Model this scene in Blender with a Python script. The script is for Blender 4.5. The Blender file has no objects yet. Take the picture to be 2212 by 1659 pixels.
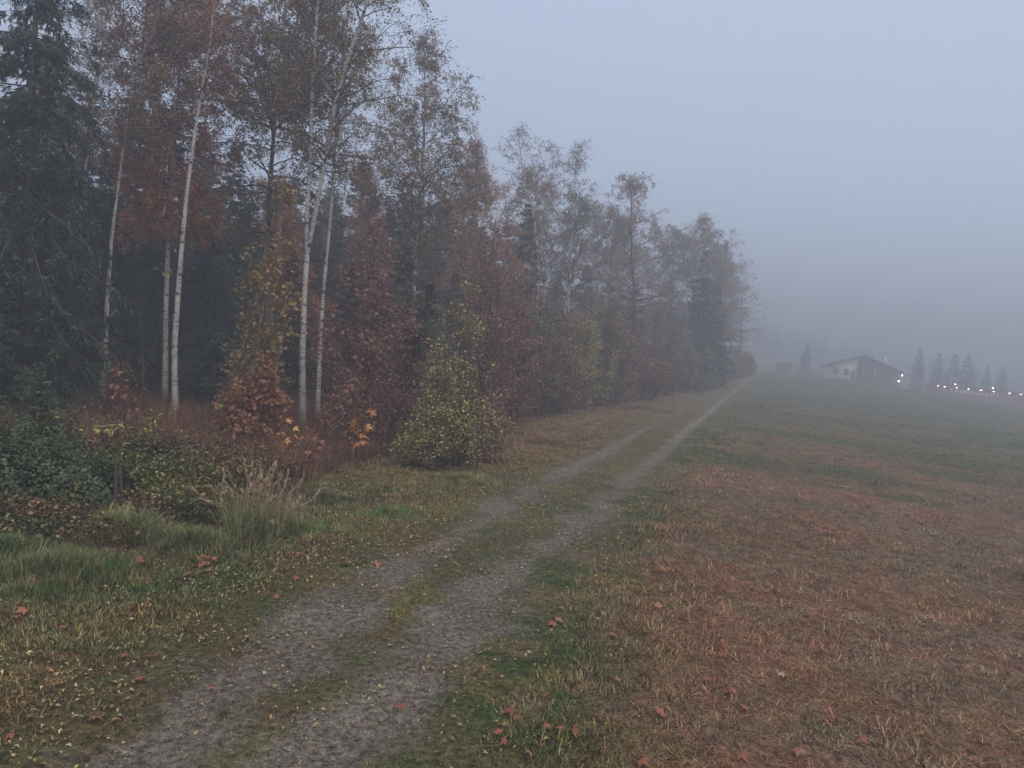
import bpy, math
import numpy as np
from mathutils import Matrix, Vector

# ------------------------------------------------------------------ camera, sky, sun, exposure
scene = bpy.context.scene
C = scene.collection
PW, PH, FPX = 2212.0, 1659.0, 1580.0
CAM_H, PITCH, ROLL = 3.0, math.radians(2.97), math.radians(5.2)
cam_data = bpy.data.cameras.new('camera')
cam_data.sensor_width = 36.0
cam_data.lens = 36.0 * FPX / PW
cam_data.clip_start = 0.1
cam_data.clip_end = 3000.0
cam = bpy.data.objects.new('camera', cam_data)
C.objects.link(cam)
CAM_R = Matrix.Rotation(math.pi / 2 - PITCH, 4, 'X') @ Matrix.Rotation(ROLL, 4, 'Z')
cam.matrix_world = Matrix.Translation((0, 0, CAM_H)) @ CAM_R
scene.camera = cam

SUN_EL, SUN_AZ = math.radians(52), math.radians(150)
world = bpy.data.worlds.new('World')
scene.world = world
world.use_nodes = True
wn = world.node_tree
wn.nodes.clear()
w_out = wn.nodes.new('ShaderNodeOutputWorld')
w_bg = wn.nodes.new('ShaderNodeBackground')
w_sky = wn.nodes.new('ShaderNodeTexSky')
w_sky.sky_type = 'NISHITA'
w_sky.sun_disc = False
w_sky.sun_elevation = SUN_EL
w_sky.sun_rotation = SUN_AZ
w_sky.air_density = 1.0
w_sky.dust_density = 4.0
w_mix = wn.nodes.new('ShaderNodeMix')
w_mix.data_type = 'RGBA'
w_mix.inputs[0].default_value = 0.86          # fog deck: mostly an even pale dome
w_mix.inputs[7].default_value = (2.33, 2.78, 3.55, 1)
wn.links.new(w_sky.outputs[0], w_mix.inputs[6])
wn.links.new(w_mix.outputs[2], w_bg.inputs[0])
w_bg.inputs[1].default_value = 0.1
wn.links.new(w_bg.outputs[0], w_out.inputs[0])

sun_data = bpy.data.lights.new('sun', 'SUN')
sun_data.energy = 1.5
sun_data.angle = math.radians(80)
sun_data.color = (1.0, 0.91, 0.78)
sun = bpy.data.objects.new('sun', sun_data)
C.objects.link(sun)
sd = Vector((math.sin(SUN_AZ) * math.cos(SUN_EL), math.cos(SUN_AZ) * math.cos(SUN_EL), math.sin(SUN_EL)))
sun.rotation_euler = sd.to_track_quat('Z', 'Y').to_euler()

vs = scene.view_settings
vs.view_transform = 'Standard'
vs.look = 'None'
vs.gamma = 1.0
vs.exposure = 1.36
vs.use_curve_mapping = False
scene.render.engine = 'CYCLES'
cy = scene.cycles
cy.max_bounces = 5
cy.diffuse_bounces = 3
cy.glossy_bounces = 2
cy.transmission_bounces = 3
cy.volume_bounces = 1
cy.sample_clamp_indirect = 3.0
cy.use_denoising = True
HAZE = 0.0086

rng = np.random.default_rng(7)

# ------------------------------------------------------------------ geometry helpers
CR = np.array(CAM_R.to_3x3())


def ray(px, py):
    return CR @ np.array([(px - PW / 2) / FPX, -(py - PH / 2) / FPX, -1.0])


def at(px, py, d):
    """world point at forward distance d seen towards photo pixel (2212 wide)."""
    r = ray(px, py)
    t = d / r[1]
    return np.array([r[0] * t, d, CAM_H + r[2] * t])


def sm(a, b, x):
    t = np.clip((np.asarray(x, float) - a) / (b - a), 0, 1)
    return t * t * (3 - 2 * t)


_lat = {}


def vnoise(x, y, s, seed=0):
    """smooth value noise in 0..1."""
    if seed not in _lat:
        _lat[seed] = np.random.default_rng(1000 + seed).random((256, 256))
    L = _lat[seed]
    x = np.asarray(x, float) / s + 91.3
    y = np.asarray(y, float) / s + 57.7
    xi = np.floor(x).astype(int)
    yi = np.floor(y).astype(int)
    fx = x - xi
    fy = y - yi
    fx = fx * fx * (3 - 2 * fx)
    fy = fy * fy * (3 - 2 * fy)
    a = L[xi & 255, yi & 255]
    b = L[(xi + 1) & 255, yi & 255]
    c = L[xi & 255, (yi + 1) & 255]
    d = L[(xi + 1) & 255, (yi + 1) & 255]
    return (a * (1 - fx) + b * fx) * (1 - fy) + (c * (1 - fx) + d * fx) * fy


def fbm(x, y, s, seed=0, octs=3):
    v, a, n = 0, 0.5, 0
    for k in range(octs):
        v = v + a * vnoise(x, y, s / 2 ** k, seed + k)
        n += a
        a *= 0.55
    return v / n


TRK_Y = [-30, 3, 5, 6.6, 8.9, 11.4, 16.8, 23.9, 36, 61, 108, 160, 400]
TRK_X = [-6.3, -2.3, -1.65, -1.2, -0.78, 0.25, 1.95, 4.35, 8.35, 16.9, 34.2, 53, 140]


def xtrack(y):
    return np.interp(y, TRK_Y, TRK_X)


EDG_Y = [-10, 7, 8.5, 10, 16, 18, 28, 40, 61, 112, 125]
EDG_X = [-9, -6.2, -4.6, -3.9, -3.6, -2.6, 0.2, 4.4, 12.6, 31.5, 20]


def xedge(y):
    return np.interp(y, EDG_Y, EDG_X)


def lateral(x, y):
    return (np.asarray(x, float) - xtrack(y)) * 0.94


def tz(x, y):
    x = np.asarray(x, float)
    y = np.asarray(y, float)
    z = 2.5 * sm(45, 150, y) * (1 - 1.12 * sm(64, 100, x - 0.25 * (y - 150)))
    z = z + 0.055 * np.maximum(y - 175, 0) * (1 - 0.5 * sm(60, 200, x))
    z = z + 0.16 * (fbm(x, y, 9, 11) - 0.5) + 0.05 * (fbm(x, y, 1.3, 15) - 0.5)
    s = lateral(x, y)
    k = 1 - sm(90, 140, y)
    z = z - 0.035 * k * (np.exp(-((s - 0.72) / 0.3) ** 2) + np.exp(-((s + 0.72) / 0.3) ** 2))
    return z


def ground_at(px, py):
    r = ray(px, py)
    t = (0 - CAM_H) / r[2]
    for _ in range(6):
        p = np.array([0, 0, CAM_H]) + r * t
        t = (float(tz(p[0], p[1])) - CAM_H) / r[2]
    p = np.array([0, 0, CAM_H]) + r * t
    return p


def mesh_obj(name, V, F, mats, parent=None, v=None, mi=None, smooth=False, col=None):
    """V (n,3); F list of int arrays (m,k). v: per-face float 'v'; col: per-vertex colour 'col'."""
    me = bpy.data.meshes.new(name)
    V = np.asarray(V, np.float32)
    Fs = [np.asarray(f, np.int32) for f in F if len(f)]
    me.vertices.add(len(V))
    me.vertices.foreach_set('co', V.ravel())
    loops = np.concatenate([f.ravel() for f in Fs])
    cnt = np.concatenate([np.full(len(f), f.shape[1], np.int32) for f in Fs])
    st = np.concatenate([[0], np.cumsum(cnt)[:-1]]).astype(np.int32)
    me.loops.add(len(loops))
    me.loops.foreach_set('vertex_index', loops)
    me.polygons.add(len(cnt))
    me.polygons.foreach_set('loop_start', st)
    me.polygons.foreach_set('loop_total', cnt)
    if not isinstance(mats, (list, tuple)):
        mats = [mats]
    for m in mats:
        me.materials.append(m)
    if mi is not None:
        me.polygons.foreach_set('material_index', np.asarray(mi, np.int32))
    if smooth:
        me.polygons.foreach_set('use_smooth', np.ones(len(cnt), bool))
    if v is not None:
        a = me.attributes.new('v', 'FLOAT', 'FACE')
        a.data.foreach_set('value', np.asarray(v, np.float32))
    if col is not None:
        a = me.attributes.new('col', 'FLOAT_COLOR', 'POINT')
        cc = np.ones((len(V), 4), np.float32)
        cc[:, :3] = col
        a.data.foreach_set('color', cc.ravel())
    me.update(calc_edges=True)
    o = bpy.data.objects.new(name, me)
    C.objects.link(o)
    if parent is not None:
        o.parent = parent
    return o


def tag(o, label=None, cat=None, group=None, kind=None):
    if label:
        o['label'] = label
    if cat:
        o['category'] = cat
    if group:
        o['group'] = group
    if kind:
        o['kind'] = kind
    return o


def thing(name, loc, label, cat, group=None):
    o = bpy.data.objects.new(name, None)
    C.objects.link(o)
    o.location = [float(q) for q in loc]
    return tag(o, label, cat, group)


def copy_thing(root, loc, rz=0.0, s=1.0, label=None, group=None):
    r = root.copy()
    C.objects.link(r)
    r.location = [float(q) for q in loc]
    r.rotation_euler = (0, 0, rz)
    r.scale = (s, s, s)
    if label:
        r['label'] = label
    if group:
        r['group'] = group
    for ch in list(root.children):
        c = ch.copy()
        C.objects.link(c)
        c.parent = r
        for g2 in list(ch.children):
            d = g2.copy()
            C.objects.link(d)
            d.parent = c
    return r


def nrm(a):
    return a / np.maximum(np.linalg.norm(a, axis=-1, keepdims=True), 1e-9)


class MB:
    """collects geometry of ONE mesh"""

    def __init__(self):
        self.V, self.Q, self.T, self.n = [], [], [], 0

    def add(self, V, Q=None, T=None):
        self.V.append(np.asarray(V, float))
        if Q is not None and len(Q):
            self.Q.append(np.asarray(Q) + self.n)
        if T is not None and len(T):
            self.T.append(np.asarray(T) + self.n)
        self.n += len(V)

    def tubes(self, P, R, k=5):
        """P (m,n,3) polylines, R (m,n) radii."""
        P = np.asarray(P, float)
        m, n, _ = P.shape
        if m == 0:
            return
        t = np.empty_like(P)
        t[:, 1:-1] = P[:, 2:] - P[:, :-2]
        t[:, 0] = P[:, 1] - P[:, 0]
        t[:, -1] = P[:, -1] - P[:, -2]
        t = nrm(t)
        mt = nrm(t.mean(1))
        ref = np.where(np.abs(mt[:, 2:3]) > 0.8, [[1.0, 0, 0]], [[0, 0, 1.0]])
        u = nrm(np.cross(t, ref[:, None, :]))
        w = np.cross(t, u)
        a = np.arange(k) * 2 * np.pi / k
        V = P[:, :, None, :] + R[:, :, None, None] * (u[:, :, None, :] * np.cos(a)[None, None, :, None] + w[:, :, None, :] * np.sin(a)[None, None, :, None])
        idx = np.arange(m * n * k).reshape(m, n, k)
        a0, a1 = idx[:, :-1, :], idx[:, 1:, :]
        Q = np.stack([a0, np.roll(a0, -1, 2), np.roll(a1, -1, 2), a1], -1).reshape(-1, 4)
        self.add(V.reshape(-1, 3), Q)

    def box(self, lo, hi, M=None):
        x0, y0, z0 = lo
        x1, y1, z1 = hi
        V = np.array([[x0, y0, z0], [x1, y0, z0], [x1, y1, z0], [x0, y1, z0], [x0, y0, z1], [x1, y0, z1], [x1, y1, z1], [x0, y1, z1]], float)
        if M is not None:
            V = V @ np.asarray(M).T
        self.add(V, [[0, 3, 2, 1], [4, 5, 6, 7], [0, 1, 5, 4], [1, 2, 6, 5], [2, 3, 7, 6], [3, 0, 4, 7]])

    def build(self, name, mat, parent=None, v=None, smooth=False, col=None):
        F = []
        if self.Q:
            F.append(np.concatenate(self.Q))
        if self.T:
            F.append(np.concatenate(self.T))
        return mesh_obj(name, np.concatenate(self.V), F, mat, parent, v=v, smooth=smooth, col=col)


def kites(P, U, N, L, Wd, fold=0.12):
    S = np.cross(N, U)
    L = L[:, None]
    Wd = Wd[:, None]
    V = np.stack([P, P + U * L * 0.42 + S * Wd * 0.5 + N * Wd * fold, P + U * L, P + U * L * 0.42 - S * Wd * 0.5 + N * Wd * fold], 1)
    m = len(P)
    return V.reshape(-1, 3), np.arange(m * 4).reshape(m, 4)


def maple_leaves(P, U, N, L):
    S = np.cross(N, U)
    mb = MB()
    for a, f in ((0, 1.0), (58, 0.82), (-58, 0.82), (110, 0.45), (-110, 0.45)):
        c, s = math.cos(math.radians(a)), math.sin(math.radians(a))
        V, Q = kites(P, U * c + S * s, N, L * f, L * f * 0.5, 0.05)
        mb.add(V, Q)
    return np.concatenate(mb.V), np.concatenate(mb.Q), 5


def basis(rg, m, up=0.5, hang=0.0):
    """random leaf frames: U length direction, N normal"""
    N = rg.normal(size=(m, 3))
    N[:, 2] = np.abs(N[:, 2]) + up
    N = nrm(N)
    U = rg.normal(size=(m, 3))
    U[:, 2] -= hang
    U = nrm(U - (U * N).sum(1, keepdims=True) * N)
    return U, N


def grow(rg, S, D, Ln, n, grav, wob):
    """polylines (m,n,3) from starts S along D"""
    P = np.empty((len(S), n, 3))
    P[:, 0] = S
    d = nrm(D)
    st = (Ln / (n - 1))[:, None]
    for k in range(1, n):
        d = nrm(d + rg.normal(size=d.shape) * wob + np.array([0, 0, grav]))
        P[:, k] = P[:, k - 1] + d * st
    return P


def samp(P, i, s):
    """points & tangents on polylines P[i] at fraction s (0..1)"""
    n = P.shape[1]
    f = np.clip(s, 0, 0.9999) * (n - 1)
    k = f.astype(int)
    w = (f - k)[:, None]
    a, b = P[i, k], P[i, k + 1]
    return a * (1 - w) + b * w, nrm(b - a)


def sideways(rg, T, ang):
    """directions leaving tangent T under angle ang, random azimuth"""
    r = rg.normal(size=T.shape)
    r = nrm(r - (r * T).sum(1, keepdims=True) * T)
    a = ang[:, None]
    return T * np.cos(a) + r * np.sin(a)


# ------------------------------------------------------------------ materials
def new_mat(name):
    m = bpy.data.materials.new(name)
    m.use_nodes = True
    nt = m.node_tree
    nt.nodes.clear()
    out = nt.nodes.new('ShaderNodeOutputMaterial')
    return m, nt, out


def principled(nt, rough=0.8, spec=0.3):
    p = nt.nodes.new('ShaderNodeBsdfPrincipled')
    p.inputs['Roughness'].default_value = rough
    p.inputs['Specular IOR Level'].default_value = spec
    return p


def ramp(nt, cols, fac, interp='LINEAR'):
    r = nt.nodes.new('ShaderNodeValToRGB')
    r.color_ramp.interpolation = interp
    el = r.color_ramp.elements
    while len(el) < len(cols):
        el.new(0.5)
    for k, c in enumerate(cols):
        if len(c) == 4:
            el[k].position = c[0]
            el[k].color = (*c[1:], 1)
        else:
            el[k].position = k / max(1, len(cols) - 1)
            el[k].color = (*c, 1)
    nt.links.new(fac, r.inputs[0])
    return r.outputs[0]


def noise(nt, scale, detail=3, rough=0.55, vec=None, mapping=None):
    n = nt.nodes.new('ShaderNodeTexNoise')
    n.inputs['Scale'].default_value = scale
    n.inputs['Detail'].default_value = detail
    n.inputs['Roughness'].default_value = rough
    tc = nt.nodes.new('ShaderNodeTexCoord')
    src = tc.outputs['Object'] if vec is None else vec
    if mapping is not None:
        mp = nt.nodes.new('ShaderNodeMapping')
        mp.inputs['Scale'].default_value = mapping
        nt.links.new(src, mp.inputs[0])
        src = mp.outputs[0]
    nt.links.new(src, n.inputs['Vector'])
    return n.outputs['Fac']


def attr(nt, name, kind='GEOMETRY'):
    a = nt.nodes.new('ShaderNodeAttribute')
    a.attribute_type = kind
    a.attribute_name = name
    return a


def mixc(nt, fac, a, b, mode='MIX'):
    m = nt.nodes.new('ShaderNodeMix')
    m.data_type = 'RGBA'
    m.blend_type = mode
    for sock, val in ((m.inputs[0], fac), (m.inputs[6], a), (m.inputs[7], b)):
        if isinstance(val, (int, float)):
            sock.default_value = val
        elif isinstance(val, tuple):
            sock.default_value = (*val, 1)
        else:
            nt.links.new(val, sock)
    return m.outputs[2]


def bump(nt, h, strength, dist=0.02):
    b = nt.nodes.new('ShaderNodeBump')
    b.inputs['Strength'].default_value = strength
    b.inputs['Distance'].default_value = dist
    nt.links.new(h, b.inputs['Height'])
    return b.outputs[0]


def leaf_out(nt, out, col, trans=0.28, rough=0.5, spec=0.35):
    p = principled(nt, rough, spec)
    nt.links.new(col, p.inputs['Base Color'])
    t = nt.nodes.new('ShaderNodeBsdfTranslucent')
    nt.links.new(col, t.inputs[0])
    mx = nt.nodes.new('ShaderNodeMixShader')
    mx.inputs[0].default_value = trans
    nt.links.new(p.outputs[0], mx.inputs[1])
    nt.links.new(t.outputs[0], mx.inputs[2])
    nt.links.new(mx.outputs[0], out.inputs[0])


def leaf_mat(name, cols, trans=0.28):
    m, nt, out = new_mat(name)
    if trans > 0.25:
        cols = [tuple(min(0.5, q * 1.65) for q in c) for c in cols]
    a = attr(nt, 'v')
    c = ramp(nt, cols, a.outputs['Fac'])
    leaf_out(nt, out, c, trans)
    return m


def inst_mat(name, var=0.5, trans=0.25, rough=0.7):
    """colour comes from the point each piece stands on, varied per blade"""
    m, nt, out = new_mat(name)
    a = attr(nt, 'col', 'INSTANCER')
    b = attr(nt, 'v')
    mul = ramp(nt, [(1 - var, 1 - var, 1 - var), (1, 1, 1), (1 + var * 1.5, 1 + var * 1.35, 1 + var * 1.1)], b.outputs['Fac'])
    c = mixc(nt, 1.0, a.outputs['Color'], mul, 'MULTIPLY')
    leaf_out(nt, out, c, trans, rough, 0.2)
    return m


def plain_mat(name, c, rough=0.8, spec=0.3, n_scale=None, n_amt=0.25, bump_s=0.0, mapping=None):
    m, nt, out = new_mat(name)
    p = principled(nt, rough, spec)
    if n_scale:
        f = noise(nt, n_scale, 4, 0.6, mapping=mapping)
        lo = tuple(q * (1 - n_amt) for q in c)
        hi = tuple(q * (1 + n_amt) for q in c)
        col = ramp(nt, [(0.3, *lo), (0.7, *hi)], f)
        nt.links.new(col, p.inputs['Base Color'])
        if bump_s:
            nt.links.new(bump(nt, f, bump_s), p.inputs['Normal'])
    else:
        p.inputs['Base Color'].default_value = (*c, 1)
    nt.links.new(p.outputs[0], out.inputs[0])
    return m


def emit_mat(name, c, s):
    m, nt, out = new_mat(name)
    e = nt.nodes.new('ShaderNodeEmission')
    e.inputs[0].default_value = (*c, 1)
    e.inputs[1].default_value = s
    nt.links.new(e.outputs[0], out.inputs[0])
    return m


def birch_bark():
    m, nt, out = new_mat('birch_bark')
    p = principled(nt, 0.75, 0.25)
    big = noise(nt, 2.2, 4, 0.6)
    base = ramp(nt, [(0.25, 0.17, 0.16, 0.15), (0.5, 0.33, 0.315, 0.295), (0.75, 0.43, 0.415, 0.39)], big)
    lent = noise(nt, 1.0, 3, 0.6, mapping=(7, 7, 32))
    k = ramp(nt, [(0.57, 0, 0, 0), (0.62, 1, 1, 1)], lent)
    c1 = mixc(nt, k, base, (0.035, 0.032, 0.03))
    pat = noise(nt, 1.0, 2, 0.5, mapping=(3.2, 3.2, 4.2))
    k2 = ramp(nt, [(0.64, 0, 0, 0), (0.68, 1, 1, 1)], pat)
    c2 = mixc(nt, k2, c1, (0.03, 0.028, 0.026))
    nt.links.new(c2, p.inputs['Base Color'])
    nt.links.new(bump(nt, lent, 0.4, 0.01), p.inputs['Normal'])
    nt.links.new(p.outputs[0], out.inputs[0])
    return m


M = {}
M['birch'] = birch_bark()
M['bark'] = plain_mat('dark_bark', (0.075, 0.066, 0.058), 0.9, 0.15, 3.0, 0.5, 0.5, (6, 6, 1.5))
M['bark_grey'] = plain_mat('grey_bark', (0.13, 0.12, 0.11), 0.9, 0.15, 3.0, 0.45, 0.5, (5, 5, 2))
M['twig'] = plain_mat('twig_bark', (0.06, 0.045, 0.04), 0.85, 0.2)
M['twig_pale'] = plain_mat('pale_twig_bark', (0.13, 0.115, 0.10), 0.85, 0.2)
M['twig_red'] = plain_mat('red_twig_bark', (0.085, 0.045, 0.038), 0.85, 0.2)
M['l_birch'] = leaf_mat('birch_leaf_olive', [(0.06, 0.052, 0.03), (0.105, 0.082, 0.04), (0.13, 0.09, 0.045), (0.17, 0.105, 0.05), (0.09, 0.085, 0.04)])
M['l_orange'] = leaf_mat('birch_leaf_orange', [(0.17, 0.065, 0.024), (0.25, 0.095, 0.034), (0.29, 0.115, 0.04), (0.31, 0.13, 0.05), (0.21, 0.09, 0.036)])
M['l_tan'] = leaf_mat('birch_leaf_tan', [(0.11, 0.07, 0.042), (0.16, 0.10, 0.055), (0.20, 0.125, 0.07), (0.14, 0.10, 0.05)])
M['l_gold'] = leaf_mat('larch_needle_gold', [(0.14, 0.075, 0.035), (0.20, 0.105, 0.045), (0.24, 0.13, 0.055), (0.15, 0.095, 0.045)])
M['l_aspen'] = leaf_mat('aspen_leaf', [(0.05, 0.048, 0.026), (0.09, 0.078, 0.036), (0.14, 0.085, 0.04), (0.09, 0.085, 0.042), (0.16, 0.11, 0.05)])
M['l_maple'] = leaf_mat('maple_leaf_mixed', [(0.055, 0.07, 0.025), (0.10, 0.10, 0.032), (0.17, 0.115, 0.035), (0.16, 0.08, 0.03), (0.19, 0.14, 0.05)])
M['l_mbrown'] = leaf_mat('maple_leaf_rust', [(0.085, 0.045, 0.03), (0.14, 0.065, 0.035), (0.18, 0.075, 0.035), (0.12, 0.07, 0.045), (0.21, 0.09, 0.035)])
M['l_red'] = leaf_mat('maple_leaf_wine', [(0.07, 0.037, 0.03), (0.11, 0.05, 0.04), (0.14, 0.062, 0.047), (0.12, 0.072, 0.055), (0.18, 0.09, 0.06)])
M['l_redb'] = leaf_mat('shrub_leaf_redbrown', [(0.075, 0.042, 0.032), (0.12, 0.06, 0.042), (0.16, 0.075, 0.05), (0.14, 0.085, 0.055), (0.09, 0.06, 0.04)])
M['l_olive'] = leaf_mat('shrub_leaf_olive', [(0.09, 0.088, 0.028), (0.145, 0.132, 0.042), (0.19, 0.162, 0.052), (0.22, 0.18, 0.065), (0.13, 0.13, 0.045)])
M['l_dull'] = leaf_mat('shrub_leaf_dull', [(0.055, 0.05, 0.032), (0.09, 0.075, 0.045), (0.11, 0.085, 0.05), (0.13, 0.10, 0.06), (0.07, 0.072, 0.04)])
M['l_green'] = leaf_mat('shrub_leaf_green', [(0.035, 0.05, 0.022), (0.06, 0.075, 0.03), (0.09, 0.09, 0.04), (0.05, 0.065, 0.03)])
M['needle'] = leaf_mat('spruce_needle', [(0.014, 0.024, 0.016), (0.022, 0.036, 0.022), (0.032, 0.046, 0.027), (0.042, 0.052, 0.03)], 0.1)
M['needle_y'] = leaf_mat('young_spruce_needle', [(0.02, 0.034, 0.02), (0.034, 0.05, 0.028), (0.05, 0.066, 0.036), (0.06, 0.07, 0.04)], 0.12)
M['needle_tip'] = leaf_mat('fresh_spruce_needle', [(0.05, 0.075, 0.04), (0.075, 0.10, 0.055), (0.10, 0.125, 0.07), (0.12, 0.13, 0.08)], 0.12)
M['ivy'] = leaf_mat('ivy_leaf', [(0.022, 0.038, 0.014), (0.034, 0.055, 0.018), (0.048, 0.072, 0.026), (0.07, 0.092, 0.036)], 0.12)
M['l_ygreen'] = leaf_mat('sapling_leaf_yellowgreen', [(0.12, 0.14, 0.025), (0.19, 0.19, 0.035), (0.24, 0.21, 0.045), (0.15, 0.17, 0.04)])
M['l_orng'] = leaf_mat('sapling_leaf_orange', [(0.26, 0.10, 0.03), (0.36, 0.14, 0.035), (0.40, 0.19, 0.05), (0.24, 0.08, 0.035)])
M['l_fallen'] = leaf_mat('fallen_leaf_red', [(0.15, 0.05, 0.03), (0.24, 0.075, 0.042), (0.28, 0.10, 0.06), (0.19, 0.09, 0.06)], 0.1)
M['l_straw'] = leaf_mat('fallen_leaf_straw', [(0.24, 0.19, 0.10), (0.32, 0.26, 0.15)], 0.1)
M['grass_i'] = inst_mat('grass_blade')
M['litter_i'] = inst_mat('litter_leaf', 0.45, 0.12)
M['bramble_i'] = inst_mat('bramble_leaf', 0.5, 0.2, 0.5)
M['stone_i'] = inst_mat('pebble', 0.45, 0.0, 0.9)


def ground_mat(name, fine, bumpd):
    m, nt, out = new_mat(name)
    p = principled(nt, 0.92, 0.15)
    a = attr(nt, 'col')
    f1 = noise(nt, fine, 5, 0.7)
    mul = ramp(nt, [(0.36, 0.40, 0.39, 0.37), (0.5, 0.95, 0.95, 0.95), (0.64, 1.65, 1.62, 1.55)], f1)
    c = mixc(nt, 1.0, a.outputs['Color'], mul, 'MULTIPLY')
    f2 = noise(nt, fine * 5, 3, 0.6)
    mul2 = ramp(nt, [(0.38, 0.5, 0.5, 0.5), (0.62, 1.5, 1.48, 1.44)], f2)
    c = mixc(nt, 1.0, c, mul2, 'MULTIPLY')
    nt.links.new(c, p.inputs['Base Color'])
    nt.links.new(bump(nt, f1, 0.8, bumpd), p.inputs['Normal'])
    nt.links.new(p.outputs[0], out.inputs[0])
    return m


M['ground'] = ground_mat('ground_soil_and_turf', 7.0, 0.06)
M['track'] = ground_mat('track_gravel', 16.0, 0.02)


# ------------------------------------------------------------------ the colour of the ground, as albedo
def lerp(a, b, t):
    return np.asarray(a) * (1 - t[..., None]) + np.asarray(b) * t[..., None]


RUST = (0.228, 0.126, 0.078)
BROWN = (0.200, 0.138, 0.092)
OLIVE = (0.108, 0.108, 0.052)
GREEN = (0.058, 0.088, 0.033)
YELLOW = (0.165, 0.142, 0.055)
GREY = (0.108, 0.095, 0.080)
FLOOR = (0.105, 0.062, 0.045)


def gravel_mask(x, y):
    s = lateral(x, y)
    n = fbm(x, y, 0.9, 31) - 0.5
    n2 = fbm(x, y, 0.28, 35, 2) - 0.5
    w = np.interp(y, [4, 9, 14, 24, 40, 110], [0.42, 0.38, 0.37, 0.30, 0.24, 0.2])
    off = np.interp(y, [4, 8, 14, 120], [0.62, 0.68, 0.76, 0.78])
    wl = w * np.interp(y, [0, 20, 30, 60], [1, 1, 0.6, 0.35])
    r = np.maximum(1 - np.abs(s - off) / (w * 1.55), (1 - np.abs(s + off) / (wl * 1.55)) * np.interp(y, [0, 22, 40], [1, 0.95, 0.5]))
    mid = np.interp(y, [4, 7, 11], [0.26, 0.14, 0.0]) * (1 - sm(0.55, 1.0, np.abs(s))) + np.interp(y, [4, 8], [0.2, 0.0]) * (1 - sm(1.2, 2.6, np.abs(s + 0.9)))
    r = r + mid + n * np.interp(y, [8, 20, 45], [1.5, 1.0, 0.35]) + n2 * np.interp(y, [8, 20, 45], [0.9, 0.7, 0.3]) + np.interp(y, [20, 45], [0.0, 0.12]) * (s > 0)
    return np.clip((r - 0.24) / 0.55, 0, 1) * (1 - sm(115, 150, y))


def turf_colour(x, y):
    x = np.asarray(x, float)
    y = np.asarray(y, float)
    s = lateral(x, y)
    n1 = fbm(x * 0.8 + y * 0.5, y, 2.6, 41)
    n2 = fbm(x + 0.6 * y, y - 0.3 * x, 1.1, 45)
    n3 = fbm(x, y, 6.0, 49)
    n4 = fbm(x, y, 0.5, 53, 2)
    # meadow
    c = lerp(BROWN, RUST, (0.25 + 0.75 * sm(0.36, 0.6, n2)) * (1 - sm(16, 36, y) * 0.7))
    g = sm(0.44, 0.62, n1) * 0.55 + sm(0.5, 0.64, n3) * 0.35
    g = np.clip(g * (0.3 + 0.7 * sm(9, 24, y)) + sm(20, 45, y) * 0.62, 0, 1)
    c = lerp(c, OLIVE, g)
    c = lerp(c, GREEN, sm(0.58, 0.72, n1) * 0.5 * sm(12, 20, y))
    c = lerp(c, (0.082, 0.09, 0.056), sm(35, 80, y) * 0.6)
    # right verge
    vr = (1 - sm(1.5, 3.1 + 2.4 * (n2 - 0.5) - 0.8 * sm(10, 16, y), s)) * (s > 0)
    cv = lerp(OLIVE, GREEN, sm(0.38, 0.6, n1))
    cv = lerp(cv, YELLOW, sm(0.52, 0.68, n2) * 0.8)
    cv = lerp(cv, BROWN, sm(0.55, 0.7, n4) * 0.5)
    c = lerp(c, 1, vr * 0) * (1 - vr[..., None]) + cv * vr[..., None]
    # middle strip and left verge
    cl = lerp(OLIVE, GREEN, sm(0.45, 0.65, n1) * 0.8)
    cl = lerp(cl, YELLOW, sm(0.45, 0.62, n2) * 0.8)
    cl = lerp(cl, (0.12, 0.085, 0.045), sm(0.48, 0.62, n4) * 0.6)
    cl = lerp(cl, (0.19, 0.125, 0.065), sm(13, 22, y) * (0.3 + 0.6 * sm(-1.0, -2.6, s) if False else 0.3 + 0.6 * (1 - sm(-3.4, -1.2, s))))
    k = 1 - sm(0.25, 0.6, s)
    c = c * (1 - k[..., None]) + cl * k[..., None]
    # forest floor
    e = x - xedge(y)
    kf = 1 - sm(-0.9, 0.5, e + (n2 - 0.5))
    fl = lerp(FLOOR, (0.11, 0.055, 0.045), n1)
    c = c * (1 - kf[..., None]) + fl * kf[..., None]
    return c


def ground_colour(x, y):
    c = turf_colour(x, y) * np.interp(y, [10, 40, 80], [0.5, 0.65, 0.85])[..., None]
    gm = gravel_mask(x, y)
    gv = lerp(GREY, (0.088, 0.074, 0.060), sm(0.35, 0.65, fbm(x, y, 0.5, 61)))
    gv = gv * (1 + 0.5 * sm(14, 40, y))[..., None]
    return c * (1 - gm[..., None]) + gv * gm[..., None]


# ------------------------------------------------------------------ ground, track
def warp_axis(n, a, b, lo, hi, c0=0.0):
    u = np.linspace(math.asinh((lo - c0) / a) / b, math.asinh((hi - c0) / a) / b, n)
    return c0 + a * np.sinh(b * u)


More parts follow.
